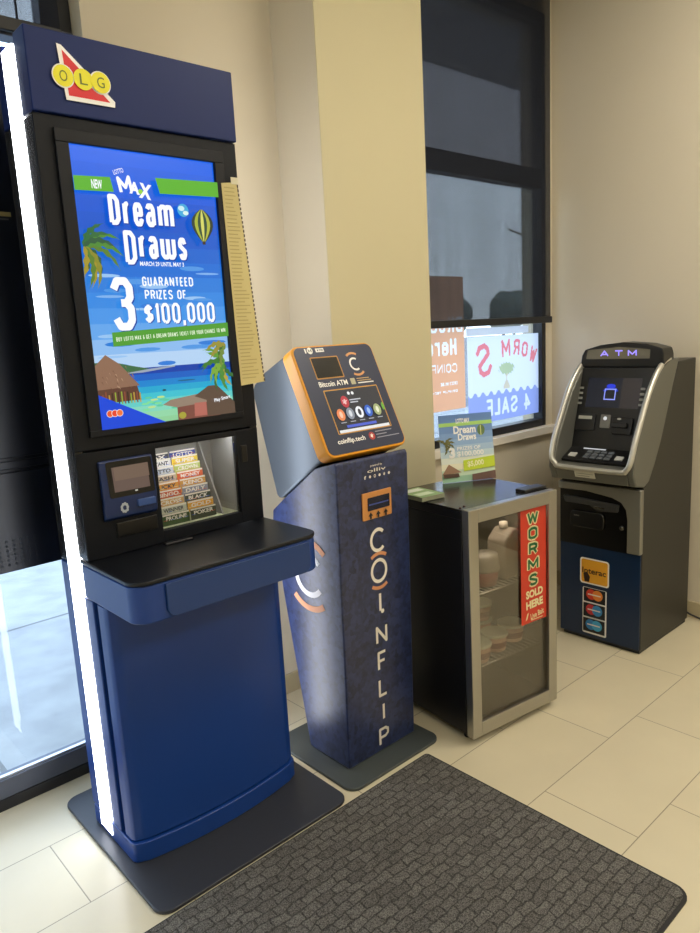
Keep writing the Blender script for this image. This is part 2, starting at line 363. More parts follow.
part('bottom_bead', MB().box(-3.5, .955, 2.415, 2.43, .105, .112), mat('bead_aluminium', '#c9ccd2', .3, .8), w1)
# right window
mb = MB().box(2.37, 3.428, YR, YR+.06, .9455, .985).box(3.428, 3.461, YR, YR+.06, .9455, 3.049).box(2.37, 3.428, YR, YR+.06, 2.205, 2.30).box(2.37, 3.428, YR, YR+.06, 3.0, 3.049)
w2 = struct('window_2', mb, FRAMEB, bev=.003)
part('glass_pane', MB().box(2.37, 3.43, YR+.03, YR+.036, .985, 2.205), GL, w2); part('glass_pane', MB().box(2.37, 3.43, YR+.03, YR+.036, 2.30, 3.0), glass('tinted_upper_glass', (.62, .62, .63), .05), w2)
# roller blind
def blindmat():
    M = bpy.data.materials.new('dark_screen_mesh'); MATS['dark_screen_mesh'] = M; M.use_nodes = True; n = M.node_tree; n.nodes.clear(); L = n.links.new
    o = n.nodes.new('ShaderNodeOutputMaterial'); t = n.nodes.new('ShaderNodeBsdfTransparent'); d = n.nodes.new('ShaderNodeBsdfDiffuse'); d.inputs[0].default_value = lin('#2c2f38')
    mx = n.nodes.new('ShaderNodeMixShader'); tc = n.nodes.new('ShaderNodeTexCoord'); wv = n.nodes.new('ShaderNodeTexNoise'); wv.inputs['Scale'].default_value = 1.0
    mp = n.nodes.new('ShaderNodeMapping'); mp.inputs['Scale'].default_value = (14, 14, .7); L(tc.outputs['Object'], mp.inputs[0]); L(mp.outputs[0], wv.inputs['Vector'])
    mr = n.nodes.new('ShaderNodeMapRange'); mr.inputs['To Min'].default_value = .71; mr.inputs['To Max'].default_value = .62; L(wv.outputs['Fac'], mr.inputs[0])
    L(mr.outputs[0], mx.inputs[0]); L(t.outputs[0], mx.inputs[1]); L(d.outputs[0], mx.inputs[2]); L(mx.outputs[0], o.inputs[0]); return M
YB = 2.165
t = thing('roller_blind', (2.9, YB, 1.5), 'dark see-through mesh roller blind pulled most of the way down the window', 'blind')
part('fabric', MB().box(2.37, 3.44, YB, YB+.0012, 1.525, 3.22), blindmat(), t)
part('bottom_bar', MB().box(2.368, 3.445, YB-.008, YB+.010, 1.508, 1.542), mat('blind_bar', '#121316', .4), t, bev=.004)
part('roller', MB().tube([(2.368, YB, 3.25), (3.45, YB, 3.25)], .028, 16), mat('blind_bar2', '#222326', .4), t)

t = thing('roller_blind', (.3, 2.385, 2.47), 'dark see-through blind across the upper pane above the lottery kiosk', 'blind')
part('fabric', MB().box(-.42, 1.010, 2.388, 2.3892, 2.490, 3.24), MATS['dark_screen_mesh'], t)
part('bottom_bar', MB().box(-.425, 1.012, 2.380, 2.397, 2.452, 2.492), mat('blind_bar', '#121316', .4), t, bev=.004)
part('roller', MB().tube([(-.42, 2.402, 3.262), (1.02, 2.402, 3.262)], .026, 16), mat('blind_bar2', '#222326', .4), t)
# posters on the window (seen from the back, writing reads from outside)
def paper(name, col, trans=.5):
    if name in MATS: return MATS[name]
    M = bpy.data.materials.new(name); M.use_nodes = True; n = M.node_tree; n.nodes.clear(); L = n.links.new; MATS[name] = M
    o = n.nodes.new('ShaderNodeOutputMaterial'); d = n.nodes.new('ShaderNodeBsdfDiffuse'); t = n.nodes.new('ShaderNodeBsdfTranslucent'); mx = n.nodes.new('ShaderNodeMixShader')
    d.inputs[0].default_value = t.inputs[0].default_value = lin(col); mx.inputs[0].default_value = trans
    L(d.outputs[0], mx.inputs[1]); L(t.outputs[0], mx.inputs[2]); L(mx.outputs[0], o.inputs[0]); return M
YP = YR+.024
OR = paper('orange_poster', '#ecb592', .7); GW = paper('poster_grey_white', '#f4f5f6', .8)
def segs(t, u0, u1, v0, v1, th, mirror=True, rot=0):
    gap = .27; ws = [GL_[c][0] if c in GL_ else .5 for c in t]; k = (u1-u0)/(sum(ws)+gap*(len(t)-1)); x = u0; out = []
    cu, cv = (u0+u1)/2, (v0+v1)/2; c_, s_ = math.cos(math.radians(rot)), math.sin(math.radians(rot))
    for ch, w in zip(t, ws):
        for path in (GL_[ch][1] if ch in GL_ else []):
            P = [(x+th/2+a*max(w*k-th, .0001), v0+th/2+b*(v1-v0-th)) for a, b in path]
            if mirror: P = [(2*cu-a, b) for a, b in P]
            P = [(cu+(a-cu)*c_-(b-cv)*s_, cv+(a-cu)*s_+(b-cv)*c_) for a, b in P]
            out += [(a, b, th/2) for a, b in zip(P, P[1:])]
        x += (w+gap)*k
    return out
def hit(sg, x, y):
    for (a, b), (c, d), h in sg:
        if min(a, c)-h > x or max(a, c)+h < x or min(b, d)-h > y or max(b, d)+h < y: continue
        L = (c-a)**2+(d-b)**2; t = 0 if L < 1e-12 else max(0, min(1, ((x-a)*(c-a)+(y-b)*(d-b))/L))
        if (x-a-t*(c-a))**2+(y-b-t*(d-b))**2 <= h*h: return True
    return False
def raster(A, u0, u1, v0, v1, cell, pick):      # printed sheet in one layer: runs of equal colour become one strip
    nv = int(round((v1-v0)/cell)); nu = int(round((u1-u0)/cell))
    for j in range(nv):
        run = None
        for i in range(nu+1):
            M = pick(u0+(i+.5)*cell, v0+(j+.5)*cell) if i < nu else None
            if M is not run:
                if run is not None: A.rect(u0+st_*cell, u0+i*cell, v0+j*cell, v0+(j+1)*cell, run, same=True)
                st_ = i; run = M
A = Art((0, YP, 0), (1, 0, 0), (0, 0, 1), off=0)
sg = segs('Bitcoin', 2.45, 2.775, 1.485, 1.56, .014)+segs('Here', 2.505, 2.725, 1.378, 1.458, .015)+segs('COINFLIP', 2.44, 2.725, 1.297, 1.338, .006)+segs('ORDER ONLINE', 2.60, 2.725, 1.236, 1.250, .003)+segs('COINFLIP TECH', 2.54, 2.725, 1.200, 1.211, .0025)
raster(A, 2.505, 2.785, 1.115, 1.745, .004, lambda x, y: GW if hit(sg, x, y) else OR)
o = A.end('bitcoin_poster', None, label='orange poster taped to the window glass, white mirrored lettering'); tag(o, None, 'poster')
A = Art((0, YP, 0), (1, 0, 0), (0, 0, 1), off=0)
PW = paper('poster_pale', '#dfe4f2', .8); BLU = paper('poster_blue', '#98a4da', .8); REDP = paper('poster_red', '#e4848c', .8); GRN = paper('poster_green', '#b9c9a5', .7); TANP = paper('poster_tan', '#d6cdb8', .7)
rs_ = segs('W', 3.345, 3.405, 1.30, 1.385, .015, rot=-22)+segs('O', 3.27, 3.325, 1.335, 1.415, .015, rot=-12)+segs('R', 3.195, 3.25, 1.348, 1.432, .015, rot=-6)+segs('M', 3.09, 3.165, 1.345, 1.435, .015, rot=4)+segs('S', 2.885, 2.995, 1.255, 1.42, .026, rot=14)
ws_ = segs('4 SALE', 2.955, 3.345, 1.048, 1.138, .017)
def pk(x, y):
    if hit(rs_, x, y): return REDP
    if y < 1.165+.012*math.sin(x*95) or y < 1.155: return PW if hit(ws_, x, y) else BLU
    if ((x-3.13)/.065)**2+((y-1.285)/.030)**2 < 1+.25*math.sin(x*260+y*190): return GRN
    if abs(x-3.13) < .016+.012*math.sin(y*70) and 1.18 < y < 1.27: return TANP
    return PW
raster(A, 2.806, 3.426, 1.02, 1.456, .004, pk)
o = A.end('worms_poster', None, label='pale poster with red arched lettering over blue waves taped to the window'); tag(o, None, 'poster')
solo('white_notice', MB().box(2.80, 3.33, YP-.002, YP, 1.462, 1.50), paper('notice_white', '#f2f4f8', .7), 'narrow white paper strip on the glass above the red-lettered poster', 'notice')

# ------------------------------------------------------------------ outside
def pavemat():
    M = bpy.data.materials.new('pavement'); M.use_nodes = True; n = M.node_tree; L = n.links.new; b = n.nodes['Principled BSDF']
    tc = n.nodes.new('ShaderNodeTexCoord'); br = n.nodes.new('ShaderNodeTexBrick'); br.offset = 0; br.inputs['Scale'].default_value = 1
    br.inputs['Brick Width'].default_value = 1.5; br.inputs['Row Height'].default_value = 1.5; br.inputs['Mortar Size'].default_value = .012
    br.inputs['Color1'].default_value = lin('#c3c6c6'); br.inputs['Color2'].default_value = lin('#b6b9ba'); br.inputs['Mortar'].default_value = lin('#8a8c8c')
    mp = n.nodes.new('ShaderNodeMapping'); mp.inputs['Location'].default_value = (.9, .35, 0); L(tc.outputs['Object'], mp.inputs[0]); L(mp.outputs[0], br.inputs['Vector'])
    nz = n.nodes.new('ShaderNodeTexNoise'); nz.inputs['Scale'].default_value = 6; nz.inputs['Detail'].default_value = 8; L(tc.outputs['Object'], nz.inputs['Vector'])
    mx = n.nodes.new('ShaderNodeMix'); mx.data_type = 'RGBA'; mx.blend_type = 'MULTIPLY'; mx.inputs[0].default_value = .5
    L(br.outputs[0], mx.inputs[6]); L(nz.outputs['Fac'], mx.inputs[7]); L(mx.outputs[2], b.inputs['Base Color']); b.inputs['Roughness'].default_value = .9; return M
struct('trim_2', MB().box(-30, 60, 2.462, 9, -.16, -.04), pavemat())
struct('trim_3', MB().box(-60, 120, 9, 90, -.30, -.16), mat('asphalt', '#6d6f72', .95, var=.1))
struct('trim_4', MB().box(1.2, 16, 2.47, 4.7, 4.02, 4.2).box(1.2, 16, 4.7, 4.78, 3.98, 4.5), mat('canopy_soffit', '#a9adb3', .7))
t = thing('lamp_post', (52, 35, -.3), 'tall thin street lamp post beyond the car park', 'lamp post')
part('pole', MB().tube([(52, 35, -.3), (52, 35, 8.8)], [.16, .10]), DARK, t); part('arm', MB().tube([(52, 35, 8.7), (49.6, 35, 9.1)], .07), DARK, t)
for i, (x, y, h, r) in enumerate([(41, 38, 2.7, 1.9), (46, 39, 3.2, 2.2), (51, 42, 3.1, 2.3), (57, 41, 3.4, 2.4), (63, 44, 3.8, 2.6)]):
    t = thing('tree', (x, y, -.16), 'leafy tree across the car park, %s from the left' % ['first', 'second', 'third', 'fourth', 'fifth'][i], 'tree', 'trees across the car park')
    part('trunk', MB().tube([(x, y, -.3), (x+.1, y, h*.6)], [.2, .12]), mat('bark', '#4a3d30', .9), t)
    cb = MB()
    for k in range(9):
        a = random.random()*2*PI; q = random.random()*r*.55; rad = r*random.uniform(.4, .62)
        cx, cy, cz = x+q*math.cos(a), y+q*math.sin(a), h*.55+random.random()*r*.7
        g = bmesh.ops.create_icosphere(cb.bm, subdivisions=3, radius=rad, matrix=Matrix.Translation((cx, cy, cz)))
        for v in g['verts']: v.co += Vector((random.uniform(-1, 1), random.uniform(-1, 1), random.uniform(-1, 1)))*rad*.09
    part('crown', cb, mat('hazed_foliage', '#7d8578', .9, var=.15), t)  # leaf colour paled to imitate distance haze

# big screen seen from the back, hanging in front of the glass
t = thing('window_display', (.2, 2.36, .82), 'large black back of a hanging display facing the street, left of the lottery kiosk', 'display')
BD = mat('display_back', '#0c1220', .32)
part('rear_cover', MB().box(-.55, .86, 2.335, 2.385, .82, 1.135).box(-.55, .86, 2.335, 2.385, 1.145, 1.17).box(-.55, .86, 2.335, 2.385, 1.18, 2.385).box(-.54, .85, 2.345, 2.385, .83, 2.375), BD, t, bev=.004)
vb = MB()
for i in range(26):
    for j in range(6): vb.prism((.16+i*.022, 2.335, .845+j*.015), (1, 0, 0), (0, 0, 1), circ(0, 0, .0045, n=8), -.001, .001)
tag(part('vent_holes', vb, mat('vent_hole', '#1d2530', .8), t), kind='stuff')
A = Art((0, 2.335, 0), (1, 0, 0), (0, 0, 1)); A.rect(.68, .768, 1.905, 1.918, pr('#8d8156')); A.rect(.69, .76, 1.895, 1.899, pr('#4e5357')); A.end('label_strip', t)
part('hanging_rod', MB().tube([(-.35, 2.346, 2.38), (-.35, 2.346, 3.3)], .012), DARK, t); part('hanging_rod', MB().tube([(.35, 2.346, 2.38), (.35, 2.346, 3.3)], .012), DARK, t)

# ------------------------------------------------------------------ floor mat
def matmat():
    M = bpy.data.materials.new('ribbed_mat'); M.use_nodes = True; n = M.node_tree; L = n.links.new; b = n.nodes['Principled BSDF']
    tc = n.nodes.new('ShaderNodeTexCoord'); br = n.nodes.new('ShaderNodeTexBrick'); br.inputs['Scale'].default_value = 1; br.offset = .5
    br.inputs['Brick Width'].default_value = .053; br.inputs['Row Height'].default_value = .031; br.inputs['Mortar Size'].default_value = .003; br.inputs['Mortar Smooth'].default_value = .6
    nz0 = n.nodes.new('ShaderNodeTexNoise'); nz0.inputs['Scale'].default_value = 22; L(tc.outputs['Object'], nz0.inputs['Vector'])
    va = n.nodes.new('ShaderNodeVectorMath'); va.operation = 'MULTIPLY_ADD'; va.inputs[1].default_value = (.03, .03, 0); L(nz0.outputs['Color'], va.inputs[0]); L(tc.outputs['Object'], va.inputs[2]); L(va.outputs[0], br.inputs['Vector'])
    br.inputs['Color1'].default_value = lin('#6f6d69'); br.inputs['Color2'].default_value = lin('#605e5b'); br.inputs['Mortar'].default_value = lin('#4c4a48')
    nz = n.nodes.new('ShaderNodeTexNoise'); nz.inputs['Scale'].default_value = 330; nz.inputs['Detail'].default_value = 3; L(tc.outputs['Object'], nz.inputs['Vector'])
    mr = n.nodes.new('ShaderNodeMapRange'); mr.inputs['From Min'].default_value = .35; mr.inputs['From Max'].default_value = .65; mr.inputs['To Min'].default_value = .35; mr.inputs['To Max'].default_value = 1.35; L(nz.outputs['Fac'], mr.inputs[0])
    vm = n.nodes.new('ShaderNodeVectorMath'); vm.operation = 'SCALE'; L(br.outputs['Color'], vm.inputs[0]); L(mr.outputs[0], vm.inputs['Scale']); L(vm.outputs[0], b.inputs['Base Color'])
    b.inputs['Roughness'].default_value = .95; b.inputs['Specular IOR Level'].default_value = .1
    h = n.nodes.new('ShaderNodeMath'); h.operation = 'SUBTRACT'; L(nz.outputs['Fac'], h.inputs[0]); L(br.outputs['Fac'], h.inputs[1])
    bp = n.nodes.new('ShaderNodeBump'); bp.inputs['Strength'].default_value = .7; bp.inputs['Distance'].default_value = .003; L(h.outputs[0], bp.inputs['Height']); L(bp.outputs[0], b.inputs['Normal'])
    return M
t = thing('floor_mat', (.8, 1.12, 0), 'charcoal ribbed entrance mat lying on the tiles in front of the kiosks', 'mat')
part('pile', MB().ez(rrect(-.11, 1.705, .665, 1.584, (.035, .035, .008, .035)), 0, .008), matmat(), t)
part('rubber_edge', MB().ez(rrect(-.12, 1.715, .655, 1.592, (.045, .045, .015, .045)), 0, .004), mat('mat_rubber', '#2a2a2b', .8), t)

# ------------------------------------------------------------------ lottery kiosk
XA, XB = .709, 1.306
k = thing('lottery_kiosk', (1.01, 1.94, 0), 'tall blue and black lottery kiosk with a bright screen, glowing side strips and a shelf', 'kiosk')
part('base_plate', MB().ez(rrect(.668, 1.347, 1.598, 2.29, .045), 0, .012), mat('base_plate_grey', '#3a3c42', .42, .3, bump=(60, .1)), k, bev=.003)
n = 16
def bow(x0, x1, yc, ym, back, r=.022):
    f = [(x0+(x1-x0)*i/n, yc-(yc-ym)*(1-((i/n)*2-1)**2)) for i in range(n+1)]
    f[0] = (x0, yc+r); f.insert(1, (x0+r*.3, yc+r*.3)); f.insert(2, (x0+r, yc)); f[-1] = (x1, yc+r); f.insert(-1, (x1-r, yc)); f.insert(-1, (x1-r*.3, yc+r*.3))
    f = [p for p in f]; return f+[(x1, back), (x0, back)]
fr = sorted(bow(.712, 1.300, 1.830, 1.796, 1.902)[:-2], key=lambda p: p[0])
part('lower_cabinet', MB().ez([(.745, 1.911), (.745, 1.89), (1.275, 1.89), (1.275, 1.911)], .075, .80), mat('cab_dark', '#0f2750', .4), k)
part('front_door', MB().ez(fr+[(1.300, 1.889), (.712, 1.889)], .078, .80), NAVY, k, bev=.003)
fr2 = sorted(bow(.707, 1.304, 1.822, 1.786, 1.902)[:-2], key=lambda p: p[0])
part('plinth', MB().ez(fr2+[(1.304, 2.11), (.707, 2.11)], .012, .074), NAVY, k, bev=.004)
part('lower_core', MB().box(.735, 1.28, 1.9025, 2.11, .074, .89), mat('core_navy', '#0d2045', .5), k)
for sx_, x0, x1 in ((-1, XA, .735), (1, 1.28, XB)):
    part('lower_side_fin', MB().box(x0, x1, 1.912, 1.972, .0745, .802).box(x0, x1, 2.062, 2.122, .0745, .886), NAVY, k, bev=.004)
    part('upper_side_fin', MB().box(x0, x1, 1.908, 1.972, .92, 2.084).box(x0, x1, 2.062, 2.122, .89, 2.084), mat('gloss_black', '#16181d', .25), k, bev=.004)
    part('light_strip', MB().ez(rrect(x0-.004 if sx_ < 0 else x0+.003, x1-.003 if sx_ < 0 else x1+.004, 1.977, 2.057, .004), .076, 2.262).box(x0-.004 if sx_ < 0 else XB-.001, XA-.0025 if sx_ < 0 else x1+.004, 1.977, 2.057, .030, .076), mat('strip_diffuser', '#ffffff', .4, emit='#f6f9ff', es=9.0), k, label='glowing white light strip')
hb = MB().box(XA, XB, 1.896, 1.972, 2.088, 2.284).box(.735, 1.28, 1.972, 2.122, 2.088, 2.284).box(XA, .735, 2.062, 2.122, 2.088, 2.284).box(1.28, XB, 2.062, 2.122, 2.088, 2.284)
hd = part('header', hb, HEADER, k, bev=.004)
# upper cabinet with an opening for the ticket window
ub = MB().box(.735, 1.28, 2.075, 2.11, .92, 2.086).box(XA+.001, XB-.001, 1.906, 1.93, 1.228, 2.086)
ub.box(.735, 1.28, 1.93, 2.075, 1.228, 2.086).box(XA+.001, .944, 1.906, 1.93, .920, 1.222).box(1.222, XB-.001, 1.906, 1.93, .920, 1.222)
ub.box(.944, 1.222, 1.906, 1.93, 1.205, 1.222).box(.944, 1.222, 1.906, 1.93, .920, .956).box(.735, 1.28, 1.932, 2.075, .9205, .953).box(.735, .94, 1.93, 2.075, .953, 1.225).box(1.226, 1.28, 1.93, 2.075, .953, 1.225).box(.94, 1.226, 1.93, 2.075, 1.208, 1.225)
part('upper_cabinet', ub, mat('satin_black', '#0c1018', .5, spec=.25), k, bev=.0015)
# screen bezel + display
bz = MB(); o_, i_ = rrect(.755, 1.252, 1.262, 2.055, .006), None
bz.box(.755, 1.252, 1.894, 1.906, 2.022, 2.055).box(.755, 1.252, 1.894, 1.906, 1.262, 1.281).box(.755, .789, 1.894, 1.906, 1.281, 2.022).box(1.220, 1.252, 1.894, 1.906, 1.281, 2.022)
part('screen_bezel', bz, mat('bezel_black', '#0f121a', .45, spec=.3), k, bev=.002)
# the display picture
A = Art((0, 1.9035, 0), (1, 0, 0), (0, 0, 1), off=0, step=.00012); E1 = em
X0, X1, Z0, Z1 = .787, 1.219, 1.280, 2.023
cols = ['#0a62e8', '#0a5fe2', '#0a5bdc', '#0a57d2', '#0b56cc', '#0d5bcc', '#1566d0', '#1c70d6', '#2a7edc', '#3489e2', '#4896e8', '#63a6ec', '#8cbcf0', '#b4d3f4']
zt, zb_ = Z1, 1.44
for i, c in enumerate(cols):
    A.rect(X0, X1, zt-(zt-zb_)*(i+1)/len(cols), zt-(zt-zb_)*i/len(cols), E1(c), same=i > 0)
for i in range(26):                              # clouds
    cx, cz = random.uniform(X0+.05, X1-.05), random.choice([random.uniform(1.44, 1.56), random.uniform(1.6, 1.72)])
    A.poly([(min(max(a, X0), X1), b) for a, b in circ(cx, cz, random.uniform(.02, .05), random.uniform(.003, .008), 12)], E1(random.choice(['#7fb2ee', '#4f97e4', '#2f7cd8', '#98c4f2'])))
for i, c in enumerate(['#0b3fa8', '#0d5fc4', '#1284cf', '#1fa6d0', '#3cbfd0', '#62cdc8', '#83d6bc', '#92d6a8', '#8fcf9a']):
    A.rect(X0, X1, 1.44-.018*(i+1), 1.44-.018*i, E1(c), same=i > 0)
A.poly([(X0, 1.43), (X0, 1.462), (.84, 1.462), (.90, 1.447), (.95, 1.436), (.99, 1.432), (.88, 1.425)], E1('#3d6b45'))
A.poly([(.86, 1.427), (.93, 1.427), (1.03, 1.437), (1.03, 1.441), (.95, 1.436)], E1('#9aa7b8'))
def hut(pts, c): A.poly(pts, E1(c))
hut([(X0, 1.35), (X0, 1.40), (.905, 1.395), (.915, 1.352)], '#5e3c30')
for i in range(14): A.rect(.792+i*.009, .796+i*.009, 1.345, 1.372+.01*random.random(), E1(random.choice(['#b9953f', '#8a4a35', '#3a2a20', '#8fa03a'])))
hut([(X0, 1.388), (X0, 1.452), (.822, 1.482), (.86, 1.455), (.913, 1.392)], '#8d6a55')
for i in range(30):
    q = random.random(); cx = .795+.10*random.random(); A.poly([(cx, 1.392+.06*q), (cx+.003, 1.392+.06*q), (cx+.006, 1.383+.06*q)], E1(random.choice(['#a5826a', '#735040', '#b8977a'])) if cx < .86 and q < .9 else E1('#8d6a55'))
A.poly(circ(1.06, 1.395, .03, .002), E1('#1c5f80')); A.poly(circ(.985, 1.372, .006, .003), E1('#234a55'))
for i in range(16): A.poly(circ(random.uniform(.90, 1.02), random.uniform(1.315, 1.355), .012, .003, 10), E1(random.choice(['#7fdc9a', '#c0e08a', '#5cc9a0'])))
hut([(1.02, 1.28), (1.02, 1.325), (1.16, 1.33), (1.165, 1.28)], '#7c4a40')
hut([(.975, 1.33), (1.00, 1.342), (1.10, 1.352), (1.15, 1.325), (1.02, 1.318)], '#93806f')
hut([(1.08, 1.345), (1.13, 1.372), (1.16, 1.372), (X1, 1.315), (X1, 1.281), (1.12, 1.281), (1.12, 1.33)], '#5d4a3e')
hut([(1.075, 1.285), (1.078, 1.325), (1.118, 1.325), (1.118, 1.285)], '#b46a5e')
A.poly(circ(1.035, 1.293, .012, .01), E1('#a8a23c'))
hut([(X0, Z0), (X0, 1.376), (.98, Z0)], '#0b46d8')
for i, (c, a) in enumerate([('#e8542a', -.014), ('#e8422a', 0), ('#f2713a', .014)]): A.poly(circ(.828+a, 1.322, .010), E1('#f2ebe4')); A.poly(circ(.828+a, 1.322, .0085), E1(c))
def palm(x, z, angs, L, cs, w=.010):
    for i, a in enumerate(angs): frond(A, x, z, a, L*random.uniform(.8, 1.1), w, E1(cs[i % len(cs)]), droop=random.uniform(.5, 1.0), n=9, lim=(X0, X1))
palm(.795, 1.765, [82, 60, 38, 12, -14, -40, -62, 70, 25, -28, -50, 50, -75], .105, ['#2f6a3a', '#4c8a34', '#8a8a2c', '#5a7f30', '#2c5a3c', '#a3922e', '#38603a'])
palm(1.190, 1.435, [120, 150, 175, 200, 225, 250, 95, 140, 190, 270, 238], .085, ['#5f9a38', '#3d7a30', '#7aa83c', '#2d6a34', '#4c8a3a', '#b0a040'])
palm(1.20, 1.49, [165, 185, 205, 225, 150], .07, ['#6f8a3c', '#98903c', '#3f6a34'])
G = E1('#58b02a'); G2 = E1('#4f9c34'); WT = E1('#f6f9ff', 1.05); SH = E1('#0a3aa0')
A.poly([(X0, 1.905), (.893, 1.909), (.886, 1.946), (X0, 1.941)], G); A.poly([(1.028, 1.916), (X1, 1.922), (X1, 1.964), (1.018, 1.957)], G)
A.text('NEW', .833, .862, 1.913, 1.936, WT, .03)
A.text('LOTTO', .896, .926, 1.957, 1.969, WT, .01, rot=18)
A.stroke('M', .906, .946, 1.908, 1.953, WT, .009, rot=10); A.text('A', .938, .968, 1.908, 1.940, WT, .05, rot=-4); A.poly(circ(.970, 1.916, .007), E1('#8fd040')); A.text('X', .966, 1.002, 1.898, 1.938, WT, .05, rot=-8)
for q, M_ in ((.003, SH), (0, WT)):
    A.stroke('Dream', .872+q, 1.064+q, 1.824-q, 1.903-q, M_, .0125); A.stroke('D', .905+q, .940+q, 1.722-q, 1.812-q, M_, .0125); A.stroke('raws', .948+q, 1.096+q, 1.738-q, 1.816-q, M_, .0125)
A.text('MARCH 29 UNTIL MAY 3', .946, 1.082, 1.719, 1.731, WT, .02)
A.poly(circ(1.095, 1.876, .018), E1('#39a8dc')); A.poly(circ(1.090, 1.881, .010, .007), E1('#c9ecf2')); A.poly(circ(1.103, 1.869, .009, .006), E1('#d8f2ee'))
bx, bz_ = 1.155, 1.842                          # balloon
for i, c in enumerate(['#2c3f2e', '#a9b73c', '#2f4f38', '#d8d86a', '#31503a', '#b4b943', '#27382c']):
    a0, a1 = -1+2*i/7, -1+2*(i+1)/7; pts = []
    for a, rng in ((a0, range(9)), (a1, range(8, -1, -1))):
        for j in rng:
            v = j/8; rad = .036*math.sin(PI*min(1, (v+.02)**.8*.93))
            pts.append((bx+a*rad, bz_+.040-v*.09))
    A.poly(pts, E1(c), same=i > 0)
A.rect(bx-.005, bx+.005, bz_-.058, bz_-.049, E1('#3a2c20'))
for q, M_ in ((.003, SH), (0, WT)): A.stroke('3', .850+q, .916+q, 1.545-q, 1.688-q, M_, .021)
A.rect(.928, .9295, 1.56, 1.69, E1('#3c8fe8'))
A.stroke('GUARANTEED', .946, 1.106, 1.664, 1.690, WT, .0042); A.stroke('PRIZES OF', .950, 1.080, 1.628, 1.654, WT, .0042)
A.stroke('$100,000', .946, 1.172, 1.558, 1.616, SH, .0085); A.stroke('$100,000', .943, 1.170, 1.560, 1.618, WT, .0085)
A.poly([(.842, 1.503), (1.212, 1.517), (1.212, 1.558), (.842, 1.541)], G2); A.stroke('BUY LOTTO MAX & GET A DREAM DRAWS TICKET FOR YOUR CHANCE TO WIN', .852, 1.202, 1.523, 1.535, E1('#e6f5d8'), .0016, rot=2.3)
A.text('Play Smart', 1.142, 1.200, 1.322, 1.336, WT, .02, rot=8)
A.end('display_screen', k, label='bright blue beach advertisement on the screen')
# logo on header
A = Art((0, 1.896, 0), (1, 0, 0), (0, 0, 1), off=.004, step=.0006)
RED = pr('#e0202a', .4); YE = mat('logo_yellow', '#f4ec1e', .4)
A.poly([(.785, 2.253), (.797, 2.251), (.926, 2.138), (.924, 2.124), (.795, 2.123)], pr('#ffffff', .4))
A.poly([(.797, 2.240), (.912, 2.134), (.803, 2.134)], RED)
for cx, ch in ((.793, 'O'), (.844, 'L'), (.889, 'G')):
    A.poly(circ(cx, 2.178, .0285, n=28), pr('#ffffff', .4)) if ch != 'L' else None
for cx, ch in ((.793, 'O'), (.844, 'L'), (.889, 'G')):
    A.poly(circ(cx, 2.178, .0255, n=28), YE); A.text(ch, cx-.010, cx+.010, 2.165, 2.191, pr('#6b7a20', .4), .0)
A.end('logo_badge', hd, label='red triangle badge with three yellow circles')
# payment and scanner unit
rb = MB().ex([(1.906, 1.02), (1.890, 1.03), (1.885, 1.085), (1.896, 1.192), (1.906, 1.194)], .766, .926)
rd = part('payment_unit', rb, mat('reader_blue', '#12295a', .35), k, bev=.004)
T = Vector((0, .011, .107)).normalized()
A = Art((0, 1.885, 1.085), (1, 0, 0), T, off=.0005, step=.0008); A.poly(rrect(.784, .920, .003, .104, .006), mat('reader_black', '#08080a', .2)); A.rect(.799, .906, .018, .088, em('#6d5a52', .8)); A.rect(.804, .908, .05, .088, em('#7b6658', .8)); A.rect(.858, .866, .012, .016, pr('#cfd3d8')); A.end('small_display', rd)
A = Art((0, 1.890, 1.03), (1, 0, 0), Vector((0, -.005, .055)), off=.0006)
for i in range(9): a = i*40; A.poly(circ(.823+.009*math.cos(math.radians(a)), .026+.011*math.sin(math.radians(a)), .004, .005, 8), pr('#b9c2cc'))
A.end('tap_symbol', rd)
part('paper_slot', MB().box(.862, .918, 1.880, 1.892, 1.05, 1.072), mat('slot_blue', '#2c4c8c', .3), rd, bev=.003)
part('scanner_recess', MB().box(.80, .925, 1.900, 1.906, .97, 1.012), mat('deep_black', '#050507', .3), k, bev=.002)
part('fingerprint_panel', MB().box(1.236, 1.258, 1.902, 1.906, 1.118, 1.172), mat('deep_black'), k, bev=.002)
# ticket window
part('ticket_window', MB().box(.9441, 1.2219, 1.922, 1.925, .9561, 1.2049), glass('display_glass', (.97, .97, .97), .03), k, label='lit ticket window')
tw = MB().box(.941, .943, 1.932, 2.07, .955, 1.207).box(1.223, 1.225, 1.932, 2.07, .955, 1.207).box(.943, 1.223, 2.068, 2.071, .955, 1.207)
part('window_liner', tw, mat('liner_grey', '#8a8a88', .35), k)
part('window_floor', MB().ez([(.944, 1.93), (1.222, 1.93), (1.222, 2.066), (.944, 2.066)], .9535, .9565), mat('liner_pale', '#b9bc9c', .5), k)
part('side_cover', MB().prism((1.222, 1.935, .957), (0, 1, 0), (0, 0, 1), [(0, 0), (.125, 0), (.125, .245)], -.055, -.05), mat('liner_grey'), k)
part('window_lamp', MB().box(.96, 1.21, 1.934, 1.952, 1.2045, 1.2075), mat('window_lamp_em', '#ffffff', .5, emit='#ffffff', es=22), k)
TC = [['#3d5a2c', '#c9d2c4', '#d9b06a', '#d2552e', '#e0a03a', '#cbb9a4', '#c3cfe2', '#f0f0f0', '#3a3f52'],
      ['#414a34', '#f0b32a', '#30443a', '#8c93a8', '#d8a24a', '#e0602f', '#b8cf6a', '#f2d23a', '#3046a8']]
TN = [['dark green', 'pale grey', 'tan', 'red-orange', 'amber', 'beige', 'pale blue', 'white', 'slate'], ['olive', 'golden yellow', 'dark green', 'grey-blue', 'ochre', 'orange', 'lime', 'bright yellow', 'deep blue']]
